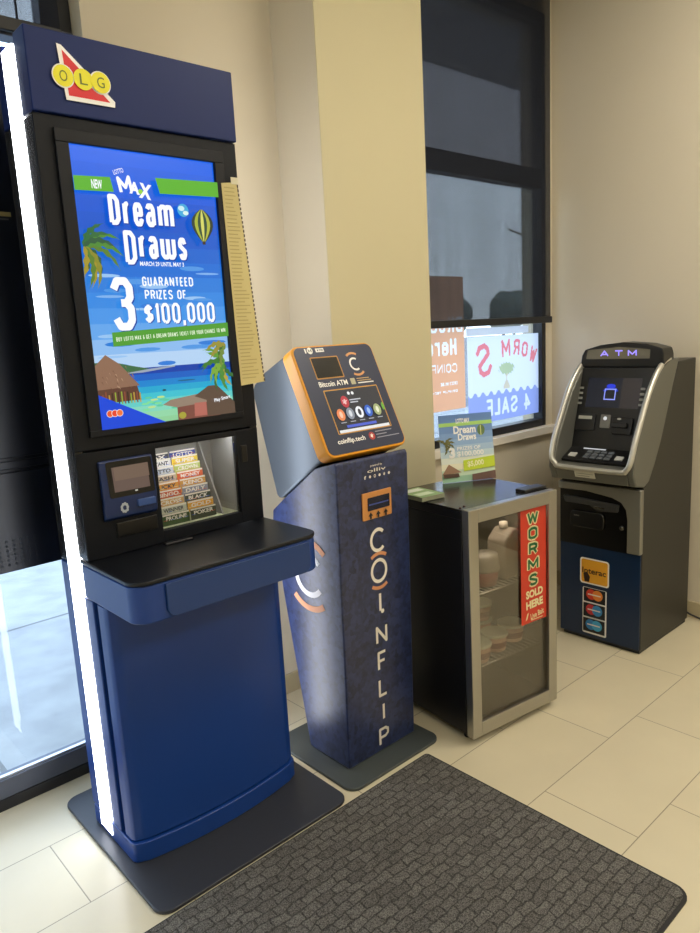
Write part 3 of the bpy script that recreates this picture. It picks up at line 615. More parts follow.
HT = [['PROLINE', 'WINNER', 'CROSS', 'BINGO', 'LUCKY', 'CASH', 'LOTTO', 'INSTANT', 'MAX'], ['POKER', 'GOLD', 'BLACK', 'DAILY', 'KENO', 'MONEY', 'CROWN', 'SUPER', 'LOTTO']]
ORD = ['at the front', 'second from the front', 'third from the front', 'fourth from the front', 'fifth from the front', 'sixth from the front', 'seventh from the front', 'eighth from the front', 'at the very back']
for c in range(2):
    for i in range(9):
        x0 = .962+c*.096; wd = .096; y = 1.945+i*.0125; z0 = .9575+i*.0222 if True else 0
        h = .036
        tb = MB().box(x0, x0+wd-.004, y, y+.0012, z0 if i == 0 else z0-.006, z0+h-.004*(i == 8))
        tb.bm.transform(Matrix.Translation((-x0, -y, -z0)))
        o = part('lottery_ticket', tb, pr(TC[c][i], .45)); o.location = (x0, y, z0)
        tag(o, '%s ticket in the %s column of the ticket window, %s' % (TN[c][i], ['left', 'right'][c], ORD[i]), 'ticket', 'ticket cards in the kiosk window')
        A = Art((0, 0, 0), (1, 0, 0), (0, 0, 1), off=.0004, step=.0002); ht = h-.004*(i == 8)
        A.rect(0.001, wd-.005, ht-.0055, ht-.0005, pr('#f3efe4')); A.text(HT[c][i], .012, .082, ht-.021, ht-.008, pr('#f6f3ea') if i in (0, 3, 8, 2) or c else pr('#39404c'), .03)
        for q in range(4): A.rect(.004+q*.023, .018+q*.023, .016, .0175, pr(random.choice(['#c44', '#3a6ad0', '#f0d040', '#fff'][:1] + ['#e9e2c8', '#cc4a3a', '#3a6ad0'])[:7] if False else random.choice(['#e9e2c8', '#cc4a3a', '#3a6ad0'])))
        A.end('printing', o, local=True)
    part('ticket_rack', MB().box(.958+c*.096, .960+c*.096, 1.94, 2.06, .957, .985), mat('liner_pale'), k)
# shelf
sh = rrect(.708, 1.312, 1.624, 1.96, (.05, .05, 0, 0), 10)
part('shelf_tray', MB().ez(sh, .803, .905), NAVY, k, bev=.006)
st = rrect(.706, 1.314, 1.621, 1.96, (.052, .052, 0, 0), 10)
part('shelf_top', MB().ez(st, .906, .918), mat('shelf_black', '#0e1118', .36, bump=(300, .06), spec=.35), k, bev=.003)
part('drawer_front', MB().prism((0, 1.6215, 0), (1, 0, 0), (0, 0, 1), rrect(.790, 1.262, .808, .900, (.025, .025, .004, .004)), 0, .006), mat('drawer_navy', '#153873', .36), k, bev=.002)
part('ticket_chute', MB().box(.93, 1.02, 1.872, 1.893, .918, .926), BLACK, k, bev=.002)
# parchment strip
t = thing('paper_strip', (1.30, 1.90, 1.36), 'long yellow-brown printed paper strip taped along the right edge of the lottery kiosk', 'paper notice')
pm = mat('parchment', '#d2c48a', .7, bump=(90, .3), var=.18)
part('sheet', MB().ey([(1.236, 1.965), (1.291, 1.972), (1.340, 1.368), (1.249, 1.362)], 1.892, 1.893), pm, t)
A = Art((0, 1.892, 0), (1, 0, 0), (0, 0, 1))
for i in range(52):
    z = 1.955-.58*i/52; f = (1.968-z)/.6; a = 1.237+.013*f+.006; b = 1.291+.047*f-.010
    A.rect(a, a+(b-a)*random.uniform(.55, 1), z-.003, z, pr('#b3a36a'), same=i > 0)
A.end('printed_lines', t)
dk = Art((0, 1.8925, 0), (1, 0, 0), (0, 0, 1))
for i in range(46):
    f = i/46; z = 1.965-.60*f; x = 1.291+.047*f; dk.rect(x-.001, x+.004, z-.008, z, pr('#4a3c30'), same=i > 0)
dk.end('dark_edge', t)
part('tape', MB().box(1.270, 1.296, 1.8905, 1.8915, 1.965, 1.985), mat('clear_tape', '#d8d2b8', .2), t)

# ------------------------------------------------------------------ bitcoin kiosk
def bluefacet():
    M = bpy.data.materials.new('blue_facet_wrap'); M.use_nodes = True; n = M.node_tree; L = n.links.new; b = n.nodes['Principled BSDF']
    tc = n.nodes.new('ShaderNodeTexCoord'); vo = n.nodes.new('ShaderNodeTexVoronoi'); vo.inputs['Scale'].default_value = 42; vo.distance = 'MANHATTAN'; L(tc.outputs['Object'], vo.inputs['Vector'])
    sp = n.nodes.new('ShaderNodeSeparateColor'); L(vo.outputs['Color'], sp.inputs[0])
    nz = n.nodes.new('ShaderNodeTexNoise'); nz.inputs['Scale'].default_value = 60; nz.inputs['Detail'].default_value = 4; L(tc.outputs['Object'], nz.inputs['Vector'])
    ad = n.nodes.new('ShaderNodeMath'); ad.operation = 'MULTIPLY_ADD'; ad.inputs[1].default_value = .5; L(sp.outputs[0], ad.inputs[0]); L(nz.outputs['Fac'], ad.inputs[2])
    r = n.nodes.new('ShaderNodeValToRGB'); r.color_ramp.elements[0].color = lin('#0c1432'); r.color_ramp.elements[0].position = .35; r.color_ramp.elements[1].color = lin('#2b3862'); r.color_ramp.elements[1].position = 1.0
    L(ad.outputs[0], r.inputs[0]); L(r.outputs[0], b.inputs['Base Color']); b.inputs['Roughness'].default_value = .36; b.inputs['Coat Weight'].default_value = .35; b.inputs['Coat Roughness'].default_value = .35; return M
FAC = bluefacet()
U = Vector((1, 0, 0)); TT = Vector((0, .165, .348)).normalized()
c = thing('bitcoin_kiosk', (1.62, 1.86, 0), 'slim navy bitcoin kiosk with orange-rimmed tilted head and vertical white lettering', 'kiosk')
part('base_plate', MB().ez(rrect(1.372, 1.822, 1.612, 2.065, .045), 0, .012), mat('base_plate_green_grey', '#4a5050', .45, .2), c, bev=.003)
X0c, X1c = 1.447, 1.780
bp_ = [(1.71, .012), (1.690, 1.085), (1.697, 1.100), (1.80, 1.073), (1.99, .942), (2.055, .895), (2.06, .86), (2.028, .596), (1.926, .012)]
body = part('pedestal', MB().ex(bp_, X0c, X1c), FAC, c, bev=.006)
sp_ = [(1.759, 1.098), (1.78, 1.086), (1.985, .950), (2.005, .942), (2.022, .952), (2.120, 1.300), (2.122, 1.325), (2.110, 1.345), (2.045, 1.388), (1.93, 1.440), (1.916, 1.430)]
part('steel_housing', MB().ex(sp_, X0c-.002, X1c+.002), mat('painted_steel', '#59626c', .38, .6), c, bev=.012, seg=3)
O = Vector((1.447, 1.70, 1.12)); ORG = mat('orange_rim', '#e39a1c', .35)
rim = part('orange_rim', MB().prism(O, U, TT, rrect(-.018, .345, -.004, .390, .03, 8), -.058, -.001), ORG, c, bev=.005)
A = Art(O, U, TT, off=0, step=.0005)
fp = pr('#1f2740', .4)
A.end  # face
part('face_panel', MB().prism(O, U, TT, rrect(-.010, .338, .004, .383, .024, 8), -.002, .001), mat('face_navy', '#27304c', .35, var=.25), c)
A = Art(O, U, TT, off=.0014, step=.0003)
A.text('1', .036, .042, .362, .378, WHITEP); A.poly(circ(.058, .370, .012), WHITEP); A.stroke('M', .051, .065, .364, .376, fp, .002); A.rect(.082, .118, .363, .377, WHITEP); A.stroke('ATM', .087, .113, .366, .374, fp, .002)
A.end('top_badges', c); A = Art(O, U, TT, off=.0014, step=.0003)
A.text('Bitcoin ATM', .046, .172, .238, .257, WHITEP, .02)
A.poly(rrect(.187, .208, .236, .259, .003), pr('#b9b59a')); A.rect(.217, .275, .254, .257, pr('#c5a878')); A.rect(.217, .282, .246, .249, pr('#c5a878')); A.rect(.217, .290, .237, .241, WHITEP)
A.end('machine_name', c); A = Art(O, U, TT, off=.0014, step=.0003)
A.band(.235, .310, .018, .025, 55, 305, WHITEP); A.band(.235, .310, .037, .045, 60, 130, pr('#d59a63')); A.band(.235, .310, .037, .045, 240, 312, pr('#d59a63'))
A.end('round_logo', c); A = Art(O, U, TT, off=.0014, step=.0003)
A.text('coinflip.tech', .038, .160, .032, .054, WHITEP, .02)
A.poly(circ(.192, .046, .014), pr('#b23a3a')); A.text('*', .185, .199, .039, .054, WHITEP)
for i, (a, b_) in enumerate(((.212, .290), (.212, .262), (.212, .318))): A.rect(a, b_, .057-.011*i, .060-.011*i, pr('#9aa0b2'))
A.end('web_address', c)
A = Art(O, U, TT, off=.0014, step=.0003)
A.poly(rrect(.046, .168, .266, .346, .004), pr('#c08a3a')); A.poly(rrect(.050, .164, .270, .342, .003), mat('camera_black', '#0b0b0c', .2))
A.end('camera_window', c)
A = Art(O, U, TT, off=.0014, step=.0003)
A.poly(rrect(.053, .299, .068, .226, .004), pr('#c9953f')); A.rect(.057, .295, .072, .222, em('#30343f', .8)); A.rect(.062, .290, .072, .082, em('#e8e8e8', 1)); 
A.rect(.10, .235, .087, .096, em('#4b62d0', 1)); A.poly(circ(.128, .178, .017, .021), em('#c23644')); A.text('*', .118, .138, .168, .188, em('#f0c8c8')); A.rect(.150, .200, .180, .184, em('#c8ccd6')); A.rect(.150, .185, .171, .175, em('#c8ccd6'))
A.poly(circ(.155, .206, .006), em('#f4f4f4')); A.poly(circ(.172, .205, .006), em('#f4f4f4'))
for i, (cc, c2) in enumerate((('#ef8a55', '#f7c9ac'), ('#8b929e', '#d8dce2'), ('#f4f6fa', '#30343f'), ('#2d62c8', '#9ec0f0'), ('#a8b07a', '#e6e8c8'))):
    cx = .090+i*.041; A.poly(circ(cx, .134, .017, .021), em(cc)); A.poly(circ(cx, .134, .007, .012), em(c2)); A.rect(cx-.012, cx+.012, .104, .107, em('#a9adb8'))
A.poly(circ(.284, .142, .006, .014), em('#6ab03a'))
A.end('touch_screen', c, label='lit touch screen with coloured coin icons')
# front printing
V = Vector((0, -.02, 1.1)).normalized(); O2 = (1.447, 1.71, 0)
A = Art(O2, U, V, off=.0008, step=.0004); TNC = pr('#d8966a'); CW = pr('#ece6da')
A.text('powered by', .150, .205, 1.063, 1.072, CW, .01); A.text('olliv', .135, .222, 1.046, 1.058, CW, .01)
for i in range(6): A.poly(circ(.124+i*.022, 1.032, .0052, n=10), CW) if i % 2 else A.text('fXoi*'[i % 5], .119+i*.022, .129+i*.022, 1.026, 1.038, CW)
A.end('small_print', body)
A = Art(O2, U, V, off=.0008, step=.0004)
A.band(.175, .806, .028, .039, 45, 315, CW, ky=1.12)
A.band(.174, .696, .029, .040, 0, 360, CW, n=28, ky=1.12)
A.band(.174, .696, .056, .068, 55, 125, TNC); A.band(.174, .696, .056, .068, 235, 305, TNC)
A.end('round_logo', body); A = Art(O2, U, V, off=.0008, step=.0004)
A.rect(.169, .180, .548, .612, CW); A.poly(circ(.184, .545, .008), CW); A.end('letter', body)
for ch, a0_, a1_, b0_, b1_ in (('N', .148, .204, .426, .494), ('F', .152, .196, .325, .398), ('L', .152, .196, .224, .294), ('I', .168, .179, .130, .198), ('P', .146, .196, .034, .103)):
    A = Art(O2, U, V, off=.0008, step=.0004); A.stroke(ch, a0_, a1_, b0_, b1_, CW, .0105); A.end('letter', body)
A = Art(O2, U, V, off=.0008, step=.0004); A.rect(.010, .320, .1160, .1175, pr('#3c4660')); A.end('access_door_line', body)
b1 = part('card_slot', MB().prism(O2, U, V, rrect(.104, .241, .886, .980, .004), 0, .006), mat('copper_bezel', '#c98a4c', .4), c, bev=.002)
A = Art(O2, U, V, off=.0068, step=.0004); A.poly(rrect(.126, .230, .917, .962, .003), mat('slot_dark', '#0f1530', .2)); A.rect(.132, .224, .935, .940, pr('#3a4a8c'))
for i in range(3): x = .138+i*.035; A.poly([(x-.011, .899), (x+.011, .899), (x, .912)], pr('#1a1a20')); A.rect(x-.004, x+.004, .889, .900, pr('#1a1a20'))
A.end('slot_mouth', b1)
# side logo
A = Art((1.447, 0, 0), (0, -1, 0), (0, 0, 1), off=.0008, step=.0004); yc, zc = -1.865, .69
A.band(yc, zc, .062, .082, 40, 320, pr('#e9e9ee'), n=24)
A.band(yc, zc, .112, .134, 225, 305, TNC); A.band(yc, zc, .112, .134, 45, 125, TNC); A.end('side_logo', body)

# ------------------------------------------------------------------ bait fridge (local frame: x along the front, y depth)
FO = Vector((1.862, 1.493, 0)); FZ = math.radians(-7.5)
f = thing('display_fridge', FO, 'small black glass-door drinks fridge with a stainless door frame and red sign', 'fridge', rz=FZ)
FM = ROOTM[f]
def FW(u, v, z): return FM @ Vector((u, v, z))
FB = mat('fridge_black', '#101014', .35, bump=(250, .06)); LN = mat('fridge_liner', '#3c3935', .5)
D0, D1 = .042, .445
part('cabinet', MB().box(.004, .456, D0, D1, .845, .876, 0).box(.004, .018, D0, D1, .03, .845, 0).box(.442, .456, D0, D1, .03, .845, 0).box(.018, .442, D1-.014, D1, .03, .845, 0).box(.018, .442, D0, D1-.014, .03, .06, 0), FB, f, bev=.003, local=True)
part('liner', MB().box(.018, .022, D0, D1-.014, .06, .845).box(.438, .442, D0, D1-.014, .06, .845).box(.022, .438, D1-.018, D1-.014, .06, .845).box(.022, .438, D0, D1-.018, .06, .064).box(.022, .438, D0, D1-.018, .838, .845), LN, f, local=True)
part('top_panel', MB().box(.002, .458, D0-.006, D1+.004, .876, .884), mat('fridge_top', '#2a2a2c', .22, .3), f, bev=.002, local=True)
dr = MB().box(0, .046, 0, .034, .028, .886).box(.414, .46, 0, .034, .028, .886).box(.046, .414, 0, .034, .836, .886).box(.046, .414, 0, .034, .028, .082)
door = part('door', dr, STEEL, f, bev=.003, local=True)
part('door_glass', MB().box(.046, .414, .012, .018, .082, .836), glass('fridge_glass', (.84, .82, .78), .015, 0, .4), door, local=True)
part('gasket', MB().box(.01, .045, .034, .042, .035, .88).box(.415, .45, .034, .042, .035, .88).box(.045, .415, .034, .042, .84, .88).box(.045, .415, .034, .042, .035, .075), mat('gasket_black', '#0b0b0c', .6), door, local=True)
part('hinge_cover', MB().box(.335, .455, .045, .095, .884, .896), BLACK, f, bev=.003, local=True)
for x in (.045, .018): part('screw_cap', MB().lathe((x, .06+.3*(x-.018), .884), [(0, 0), (.005, 0), (.005, .003), (0, .003)], 10), mat('dark_red_cap', '#3a1c18', .5), f, local=True)
for x in (.04, .42):
    for y in (.07, .41): part('foot', MB().lathe((x, y, 0), [(0, 0), (.016, 0), (.013, .03), (0, .03)], 14), BLACK, f, local=True)
part('interior_lamp', MB().box(.10, .36, .10, .13, .826, .837), mat('fridge_lamp', '#ffffff', .5, emit='#fff2dc', es=18), f, local=True)
WIRE = mat('chrome_wire', '#c9c9c9', .25, 1)
for z in (.545, .262):
    sb = MB()
    for i in range(18): x = .03+.4*i/17; sb.tube([(x, .06, z), (x, .415, z)], .0016, 6)
    for y in (.056, .24, .417): sb.tube([(.024, y, z), (.436, y, z)], .003, 6)
    part('wire_shelf', sb, WIRE, f, local=True)
# worms sign
A = Art((0, 0, 0), (1, 0, 0), (0, 0, 1), off=-.0112, step=.0002)
SR = mat('sign_red', '#c8371f', .5); SG = pr('#1f6b3c'); SC_ = pr('#e8d9a8')
A.rect(.270, .410, .388, .838, SR)
for i, ch in enumerate('WORMS'):
    z1 = .824-.0605*i; w = (.060, .048, .046, .058, .044)[i]
    A.stroke(ch, .336-w/2-.006, .336+w/2+.006, z1-.054, z1+.004, SC_, .019); A.stroke(ch, .336-w/2, .336+w/2, z1-.048, z1-.002, SG, .010)
A.text('SOLD', .294, .388, .488, .520, SC_, .05, rot=3); A.text('HERE', .294, .388, .446, .478, SC_, .05, rot=3); A.text('Live Bait', .318, .392, .405, .428, SC_, .02, rot=8); A.poly([(.290, .402), (.300, .408), (.308, .432), (.300, .428)], SC_); A.rect(.32, .385, .397, .400, SC_)
sg = A.end('worms_sign', door, local=True, label='tall red sign with green and cream lettering')
# contents
TUBM = [mat('tub_pink', '#d0a898', .5, var=.1), mat('tub_lid', '#dfe6d2', .4), pr('#7b3a30')]
def tub(u, v, z, label, r=.052, h=.062):
    p = FW(u, v, z); t = thing('bait_tub', p, label, 'tub', 'bait tubs in the fridge')
    part('cup', MB().lathe((0, 0, 0), [(0, 0), (r*.80, 0), (r*.82, .004), (r*.94, h), (r*.92, h), (0, h)], 28), TUBM[0], t, local=True)
    part('lid', MB().lathe((0, 0, h), [(r*.95, -.007), (r, -.006), (r, .002), (r*.95, .005), (r*.9, .003), (0, .003)], 28), TUBM[1], t, local=True)
    b = MB().lathe((0, 0, 0), [(r*.862+.0006, .016), (r*.905+.0006, .040)], 28); part('printed_band', b, TUBM[2], t, local=True)
zt_ = .2665
tub(.295, .262, zt_, 'bait tub lower of the two stacked at the back of the lower fridge shelf', .053, .066); tub(.295, .262, zt_+.071, 'bait tub topmost of the stack at the back of the lower fridge shelf', .053, .066)
tub(.245, .130, zt_, 'round bait tub with pale lid at the front middle of the lower fridge shelf', .054, .066)
tub(.362, .150, zt_, 'round bait tub with pale lid right of the middle one, below the red sign', .054, .066)
tub(.130, .105, zt_, 'round bait tub with pale lid at the left end of the lower fridge shelf', .054, .066)
# upper shelf: plastic pot, jug and bag
zu = .5495; p = FW(.190, .125, zu)
t = thing('plastic_pot', p, 'clear pot of red and white bait on the upper fridge shelf', 'pot')
part('cup', MB().lathe((0, 0, 0), [(0, 0), (.050, 0), (.058, .06), (.056, .06), (0, .058)], 28), mat('pot_red', '#8c3a3c', .4, var=.3), t, local=True)
part('rim', MB().lathe((0, 0, .06), [(.056, -.004), (.062, -.003), (.062, .004), (.058, .02), (.054, .055), (0, .058)], 28), mat('pot_clear', '#a09a90', .25), t, local=True)
p = FW(.185, .25, zu); t = thing('bait_bag', FW(.22, .30, zu), 'dark bag with a yellow label at the back of the upper fridge shelf', 'bag')
part('bag_body', MB().prism((-.055, 0, 0), (1, 0, 0), (0, 0, 1), [(0, 0), (.11, 0), (.115, .17), (.10, .215), (.01, .215), (-.005, .17)], -.035, .035), mat('bag_dark', '#2f3c34', .35, var=.3), t, bev=.012, local=True)
A = Art((-.055, -.035, 0), (1, 0, 0), (0, 0, 1)); A.poly(circ(.055, .16, .03), pr('#c0a23a')); A.end('bag_label', t, local=True)
t = thing('plastic_jug', FW(.315, .13, zu), 'white plastic jug beside the red sign on the upper fridge shelf', 'jug')
part('jug_body', MB().prism((-.06, 0, 0), (1, 0, 0), (0, 0, 1), [(0, 0), (.115, 0), (.115, .15), (.085, .19), (.05, .195), (.0, .155)], -.045, .045), mat('jug_white', '#94897e', .4), t, bev=.012, local=True)
part('spout', MB().lathe((-.01, 0, .194), [(0, 0), (.018, 0), (.016, .022), (0, .022)], 16), mat('jug_cap', '#d0c8ba', .4), t, local=True)

# on top of the fridge
ZT = .8855
P0, P1 = Vector((2.160, 1.860, ZT)), Vector((2.368, 1.752, ZT)); CU = (P1-P0).normalized(); CL = (P1-P0).length
CVv = (Vector((0, 0, 1))+Vector((CU.y, -CU.x, 0))*-.12).normalized()
t = thing('advert_card', (P0+P1)/2, 'cardboard lottery advertising card standing on top of the fridge', 'sign')
H_ = .275
part('board', MB().prism(P0, CU, CVv, [(0, 0), (CL, 0), (CL, H_), (0, H_)], -.002, 0), pr('#d7dcdf'), t)
part('easel_leg', MB().prism(P0+CU*CL*.5, CU, (CVv+Vector((-CU.y, CU.x, 0))*.35).normalized(), [(-.03, 0), (.03, 0), (.01, .01)], -.001, .001), pr('#b9b4a8'), t)
A = Art(P0, CU, CVv, off=.0005, step=.0002)
for i, cc in enumerate(['#8fb59a', '#b9cdb4', '#d8d6bd', '#cfd6cc', '#b4c8d2', '#9ab4ce', '#86a3c8', '#7595c2', '#6688ba', '#5e80b4', '#5a7cb0']): A.rect(0, CL, H_*i/11, H_*(i+1)/11, pr(lighten(cc, 1.08)), same=i > 0)
A.rect(0, CL, .228, .243, pr('#a8d474')); A.text('LOTTO MAX', .075, .135, .238, .258, WHITEP, .03); A.text('Dream', .062, .160, .196, .228, WHITEP, .03); A.text('Draws', .080, .160, .168, .196, WHITEP, .03)
A.poly(circ(.183, .205, .017, .022), pr('#5f7a4a')); A.rect(.180, .184, .183, .225, pr('#c9cf8a'))
for a in (80, 50, 20, -20, -55, 110): frond(A, .022, .155, a, .045, .007, pr('#6a6a3c'), .8)
A.text('3', .035, .062, .098, .142, WHITEP, .05); A.text('PRIZES OF', .072, .175, .128, .143, WHITEP, .02); A.text('$100,000', .070, .188, .100, .124, WHITEP, .03)
A.poly([(.095, .042), (CL, .050), (CL, .095), (.095, .086)], pr('#c2d63a')); A.text('$5,000', .112, .185, .056, .082, pr('#eef0c0'), .03, rot=3)
A.poly([(0, .035), (.03, .075), (.085, .038)], pr('#9a7a62')); A.poly([(.005, .02), (.075, .02), (.07, .036), (.005, .036)], pr('#5a4438')); A.poly([(.13, 0), (.13, .026), (CL, .034), (CL, 0)], pr('#6a5048'))
A.end('card_printing', t)
# flyer stack (left, partly behind the bitcoin kiosk)
fx, fy = 1.935, 1.78
t = thing('flyer_stack', (fx, fy, ZT), 'small stack of green and white flyers lying on top of the fridge', 'flyers')
R_ = Matrix.Translation((fx, fy, ZT)) @ Matrix.Rotation(math.radians(-7), 4, 'Z')
sm = MB().box(-.055, .055, -.075, .075, 0, .016); sm.bm.transform(R_); part('paper_block', sm, pr('#8c9078'), t, bev=.001)
A = Art((fx, fy, ZT+.016), (math.cos(math.radians(-7)), math.sin(math.radians(-7)), 0), (-math.sin(math.radians(-7)), math.cos(math.radians(-7)), 0), off=.0004)
A.rect(-.055, .055, -.075, .075, pr('#7fa06a')); A.rect(-.04, .04, .02, .06, pr('#d5dcd2')); A.rect(-.045, .03, -.05, -.01, pr('#c3d2b8')); A.end('cover_print', t)

# ------------------------------------------------------------------ cash machine
a = thing('cash_machine', (3.19, 1.6, 0), 'grey and black free-standing cash machine with a dark blue lower panel against the right wall', 'cash machine')
YA, YBk = 1.392, 1.800
GREY = mat('atm_grey', '#6c6c65', .40, .35, bump=(300, .05)); SIL = mat('atm_silver', '#c4c2b8', .30, .6); SIDE = mat('atm_side', '#2f2e2a', .45, .1)
part('cabinet', MB().ey([(2.946, .02), (3.445, .02), (3.445, 1.312), (3.26, 1.305), (3.15, 1.10), (3.05, .90), (2.98, .80), (2.946, .775)], YA+.004, YBk-.004), SIDE, a, bev=.004)
part('plinth', MB().box(2.955, 3.44, YA+.012, YBk-.012, 0, .02), BLACK, a)
cheek = [(2.946, .780), (2.868, .795), (2.846, .850), (2.850, .915), (2.876, .985), (2.932, 1.085), (2.992, 1.185), (3.062, 1.265), (3.120, 1.305), (3.180, 1.322), (3.258, 1.322), (3.20, 1.20), (3.10, .975), (3.04, .87), (2.99, .80)]
inner = [(x+.012, z) for x, z in cheek]
for y0, y1 in ((YA, YA+.032), (YBk-.032, YBk+.004)):
    part('side_cheek', MB().ey(cheek, y0, y1), GREY, a, bev=.008, seg=3)
# bright rim that follows the front edge of both cheeks and the chin
rim_pts = cheek[2:10]
rp = [(x-.002, YA+.012, z) for x, z in rim_pts[::-1]]
rp += [(2.843, YA+.03, .868), (2.842, YA+.07, .858), (2.842, YBk-.07, .858), (2.843, YBk-.03, .868)] + [(x-.002, YBk-.010, z) for x, z in rim_pts]
rp = [p for p in rp if not (p[2] < .95 and p[1] in (YA+.012, YBk-.010))]
rp = [p for p in rp if p[1] not in (YA+.03, YBk-.03)]
k_ = next(i for i, p in enumerate(rp) if p[2] < .87)
rp = rp[:k_]+[(2.843, YA+.016, .905), (2.842, YA+.034, .870)]+rp[k_:k_+2]+[(2.842, YBk-.034, .870), (2.843, YBk-.014, .905)]+rp[k_+2:]
def smooth(P, k=5):
    P = [Vector(p) for p in P]; out = []
    for i in range(len(P)-1):
        a, b, c_, d = P[max(i-1, 0)], P[i], P[i+1], P[min(i+2, len(P)-1)]
        for j in range(k):
            t_ = j/k; out.append(.5*((2*b)+(c_-a)*t_+(2*a-5*b+4*c_-d)*t_*t_+(3*b-a-3*c_+d)*t_**3))
    return out+[P[-1]]
part('silver_rim', MB().tube(smooth(rp), .012, 12), SIL, a)
part('chin', MB().ey([(2.946, .781), (2.868, .796), (2.848, .845), (2.850, .868), (2.905, .872), (2.98, .86), (2.98, .80)], YA+.032, YBk-.032), GREY, a, bev=.004)
A = Art((2.8515, 0, .83), (0, -1, 0), Vector((-.020, 0, .049)), off=.0012); A.rect(-1.672, -1.572, -.016, .016, pr('#cfccbc')); A.rect(-1.664, -1.58, .003, .006, pr('#8a8878')); A.rect(-1.664, -1.60, -.008, -.005, pr('#8a8878')); A.end('number_plate', a)
# inner panel
PO = Vector((2.985, 0, .925)); PV = Vector((.10, 0, .36)).normalized(); PU = Vector((0, -1, 0))
part('inner_panel', MB().ey([(2.90, .872), (2.895, .884), (2.985, .928), (3.085, 1.288), (3.14, 1.30), (3.14, .90)], YA+.032, YBk-.032), mat('atm_black', '#0f1012', .35), a, bev=.002)
hp = MB().prism((3.105, 0, 0), (0, -1, 0), (0, 0, 1), [(-1.792, 1.290), (-1.392, 1.290), (-1.394, 1.345), (-1.402, 1.372), (-1.47, 1.392), (-1.58, 1.402), (-1.69, 1.392), (-1.768, 1.372), (-1.784, 1.345)], -.10, .005)
hd = part('hood', hp, mat('atm_black'), a, bev=.006)
A = Art((3.100, 0, 0), (0, -1, 0), (0, 0, 1), off=.0006, step=.0005)
A.poly([(-1.760, 1.328), (-1.455, 1.328), (-1.452, 1.368), (-1.60, 1.382), (-1.752, 1.370)], mat('hood_window', '#7c796e', .25, .3))
for ch, y in (('A', 1.668), ('T', 1.598), ('M', 1.534)): A.stroke(ch, -y-.021, -y+.021, 1.339, 1.367, em('#9c8dff', 1.3), .006)
A.end('illuminated_sign', hd, label='lit lilac lettering on the hood')
def PA(off=.001, step=.0006): return Art(PO, PU, PV, off=off, step=step)
A = PA(); A.rect(-1.728, -1.470, .192, .330, em('#1c2233', .55)); A.rect(-1.560, -1.470, .192, .330, em('#3b3638', .6)); A.band(-1.612, .258, .025, .040, 20, 160, em('#1430b0', 1), ky=.8); A.poly(circ(-1.612, .292, .022, .010), em('#2038d8', 1))
for q in ((-1.640, -1.584, .275, .280), (-1.640, -1.584, .228, .233), (-1.640, -1.635, .228, .28), (-1.589, -1.584, .228, .28)): A.rect(*q, em('#8f9cf8', 1.1))
A.end('screen', a)
for yy in (1.758, 1.462):
    for i in range(4):
        part('function_key', MB().prism(PO, PU, PV, rrect(-yy-.010, -yy+.010, .205+i*.024, .215+i*.024, .002), 0, .004), mat('key_grey', '#8a8b86', .4), a)
part('receipt_slot', MB().prism(PO, PU, PV, rrect(-1.760, -1.665, .082, .160, .004), 0, .008), BLACK, a, bev=.002)
A = PA(.009); A.rect(-1.748, -1.680, .135, .150, pr('#aaaaa2')); A.end('receipt_lip', a)
part('card_indicator', MB().prism(PO, PU, PV, rrect(-1.640, -1.592, .098, .160, .004), 0, .006), mat('mid_grey', '#6c6c68', .35), a, bev=.002)
A = PA(.0075); A.poly(circ(-1.616, .142, .009), em('#e8e8e8', .8)); A.end('indicator_light', a)
cr_ = part('card_reader', MB().prism(PO, PU, PV, rrect(-1.578, -1.482, .072, .150, .010), 0, .014).prism(PO, PU, PV, rrect(-1.572, -1.500, .100, .125, .008), .014, .030), mat('atm_black'), a, bev=.004)
A = PA(.0145); A.poly(circ(-1.545, .142, .010, .005), pr('#b9b9b4')); A.end('reader_mark', cr_)
# keypad ledge
LO = Vector((2.895, 0, .884)); LV = Vector((.09, 0, .044)).normalized()
A = Art(LO, PU, LV, off=.001, step=.0006); A.rect(-1.70, -1.59, .088, .096, em('#d5d8da', .9)); A.end('keypad_light', a)
for i in range(12):
    y = 1.655-(i % 4)*.034; v = .016+(i//4)*.022
    part('key', MB().prism(LO, PU, LV, rrect(-y-.013, -y+.013, v, v+.016, .002), 0, .005), mat('pad_key', '#5b6066', .35), a)
for y in (1.727, 1.500):
    part('key_label', MB().prism(LO, PU, LV, rrect(-y-.018, -y+.018, .022, .050, .002), 0, .004), mat('label_grey', '#b9bab6', .4), a)
# dispenser bay and lower front
part('bay_surround', MB().prism((2.946, 0, 0), PU, (0, 0, 1), [(-YBk, .772), (-YBk, .735), (-1.66, .738), (-1.53, .722), (-1.485, .705), (-1.462, .675), (-1.455, .63), (-1.455, .478), (-YA, .478), (-YA, .772)], 0, .030), mat('bay_silver', '#8a887e', .36, .5), a, bev=.006)
part('dispenser_bay', MB().box(2.938, 2.946, 1.46, YBk-.002, .470, .735), mat('bay_black', '#0a0a0b', .3), a)
part('dispenser_hood', MB().prism((2.94, 0, 0), PU, (0, 0, 1), [(-1.775, .705), (-1.50, .690), (-1.505, .655), (-1.60, .648), (-1.64, .672), (-1.765, .672)], 0, .018), mat('hood_grey', '#3a3a3a', .35), a, bev=.004)
part('cash_tray', MB().prism((2.94, 0, 0), PU, (0, 0, 1), rrect(-1.735, -1.565, .56, .640, .02), 0, .022), mat('tray_black', '#141415', .25), a, bev=.006)
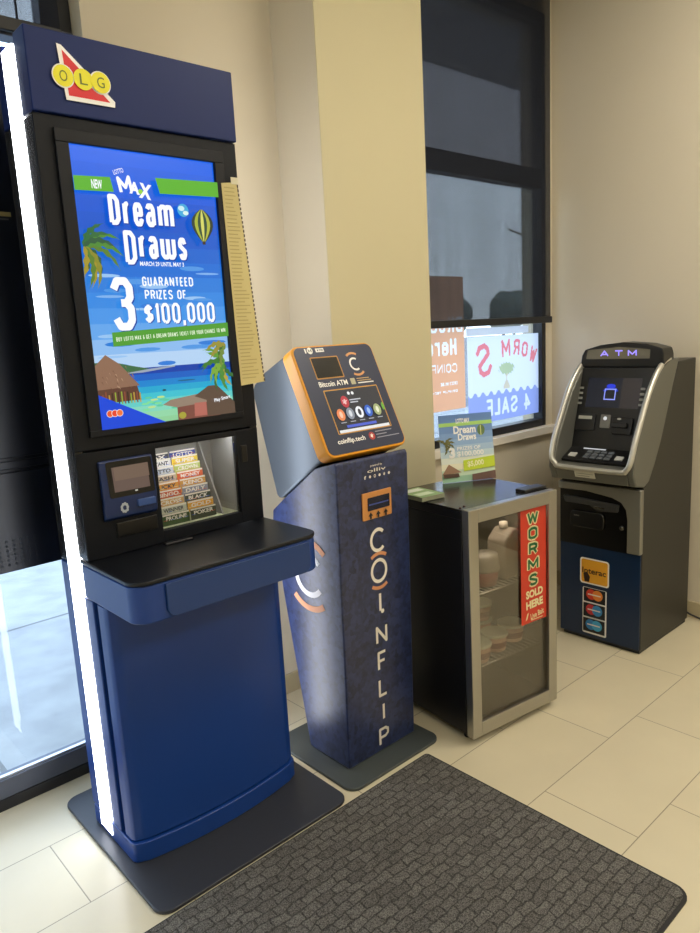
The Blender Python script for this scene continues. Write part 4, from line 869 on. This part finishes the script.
for y, z, w in ((1.60, .668, .012), (1.575, .667, .012), (1.70, .617, .014)): part('modelled_glint', MB().prism((2.94, 0, 0), PU, (0, 0, 1), rrect(-y-w, -y+w, z-.003, z+.003, .002), .018, .0235), mat('glint', '#9b9a94', .2, .9), a)  # small bright slips shaped to imitate glints on the dispenser
part('lock', MB().tube([(2.940, 1.487, .585), (2.930, 1.487, .585)], .010, 14), mat('lock_steel', '#5c5c58', .3, .9), a)
lp = part('lower_panel', MB().box(2.9385, 2.946, YA+.008, YBk-.002, .022, .476), mat('atm_blue', '#0c2748', .35), a, bev=.002)
A = Art((2.9385, 0, 0), PU, (0, 0, 1), off=.0008, step=.0005)
A.poly(rrect(-1.692, -1.545, .285, .412, .014), WHITEP); A.poly(rrect(-1.685, -1.552, .292, .405, .010), pr('#e6a62c')); A.text('Interac', -1.680, -1.560, .337, .365, pr('#3a2416'), .02)
A.poly([(-1.668, .296), (-1.645, .296), (-1.640, .322), (-1.655, .345), (-1.674, .335)], pr('#3a2416'))
A.end('debit_sticker', lp, label='square orange debit sticker')
A = Art((2.9385, 0, 0), PU, (0, 0, 1), off=.0008, step=.0005); A.poly(rrect(-1.678, -1.556, .038, .268, .008), WHITEP)
for i, (c1, c2) in enumerate((('#d8402c', '#e88a3a'), ('#c8343c', '#3a8ac8'), ('#2f7fc0', '#46a8d8'))):
    z = .232-i*.0745; A.rect(-1.672, -1.562, z-.034, z+.034, pr('#10141e')); A.poly(circ(-1.633, z+.004, .026), pr(c1)); A.poly(circ(-1.601, z+.004, .026), pr(c2)); A.rect(-1.650, -1.585, z+.001, z+.007, pr('#e8e2d8'))
A.end('card_network_sticker', lp, label='white framed sticker with three pairs of circles')
# power cable at the skirting
pts = [(3.46, 1.42, .05), (3.475, 1.39, .030), (3.49, 1.34, .012), (3.495, 1.25, .006), (3.49, 1.10, .006), (3.47, .9, .006)]
solo('power_cable', MB().tube(pts, .005, 8), mat('cable_black', '#111111', .5), 'black power cable on the floor along the right wall beside the cash machine', 'cable')
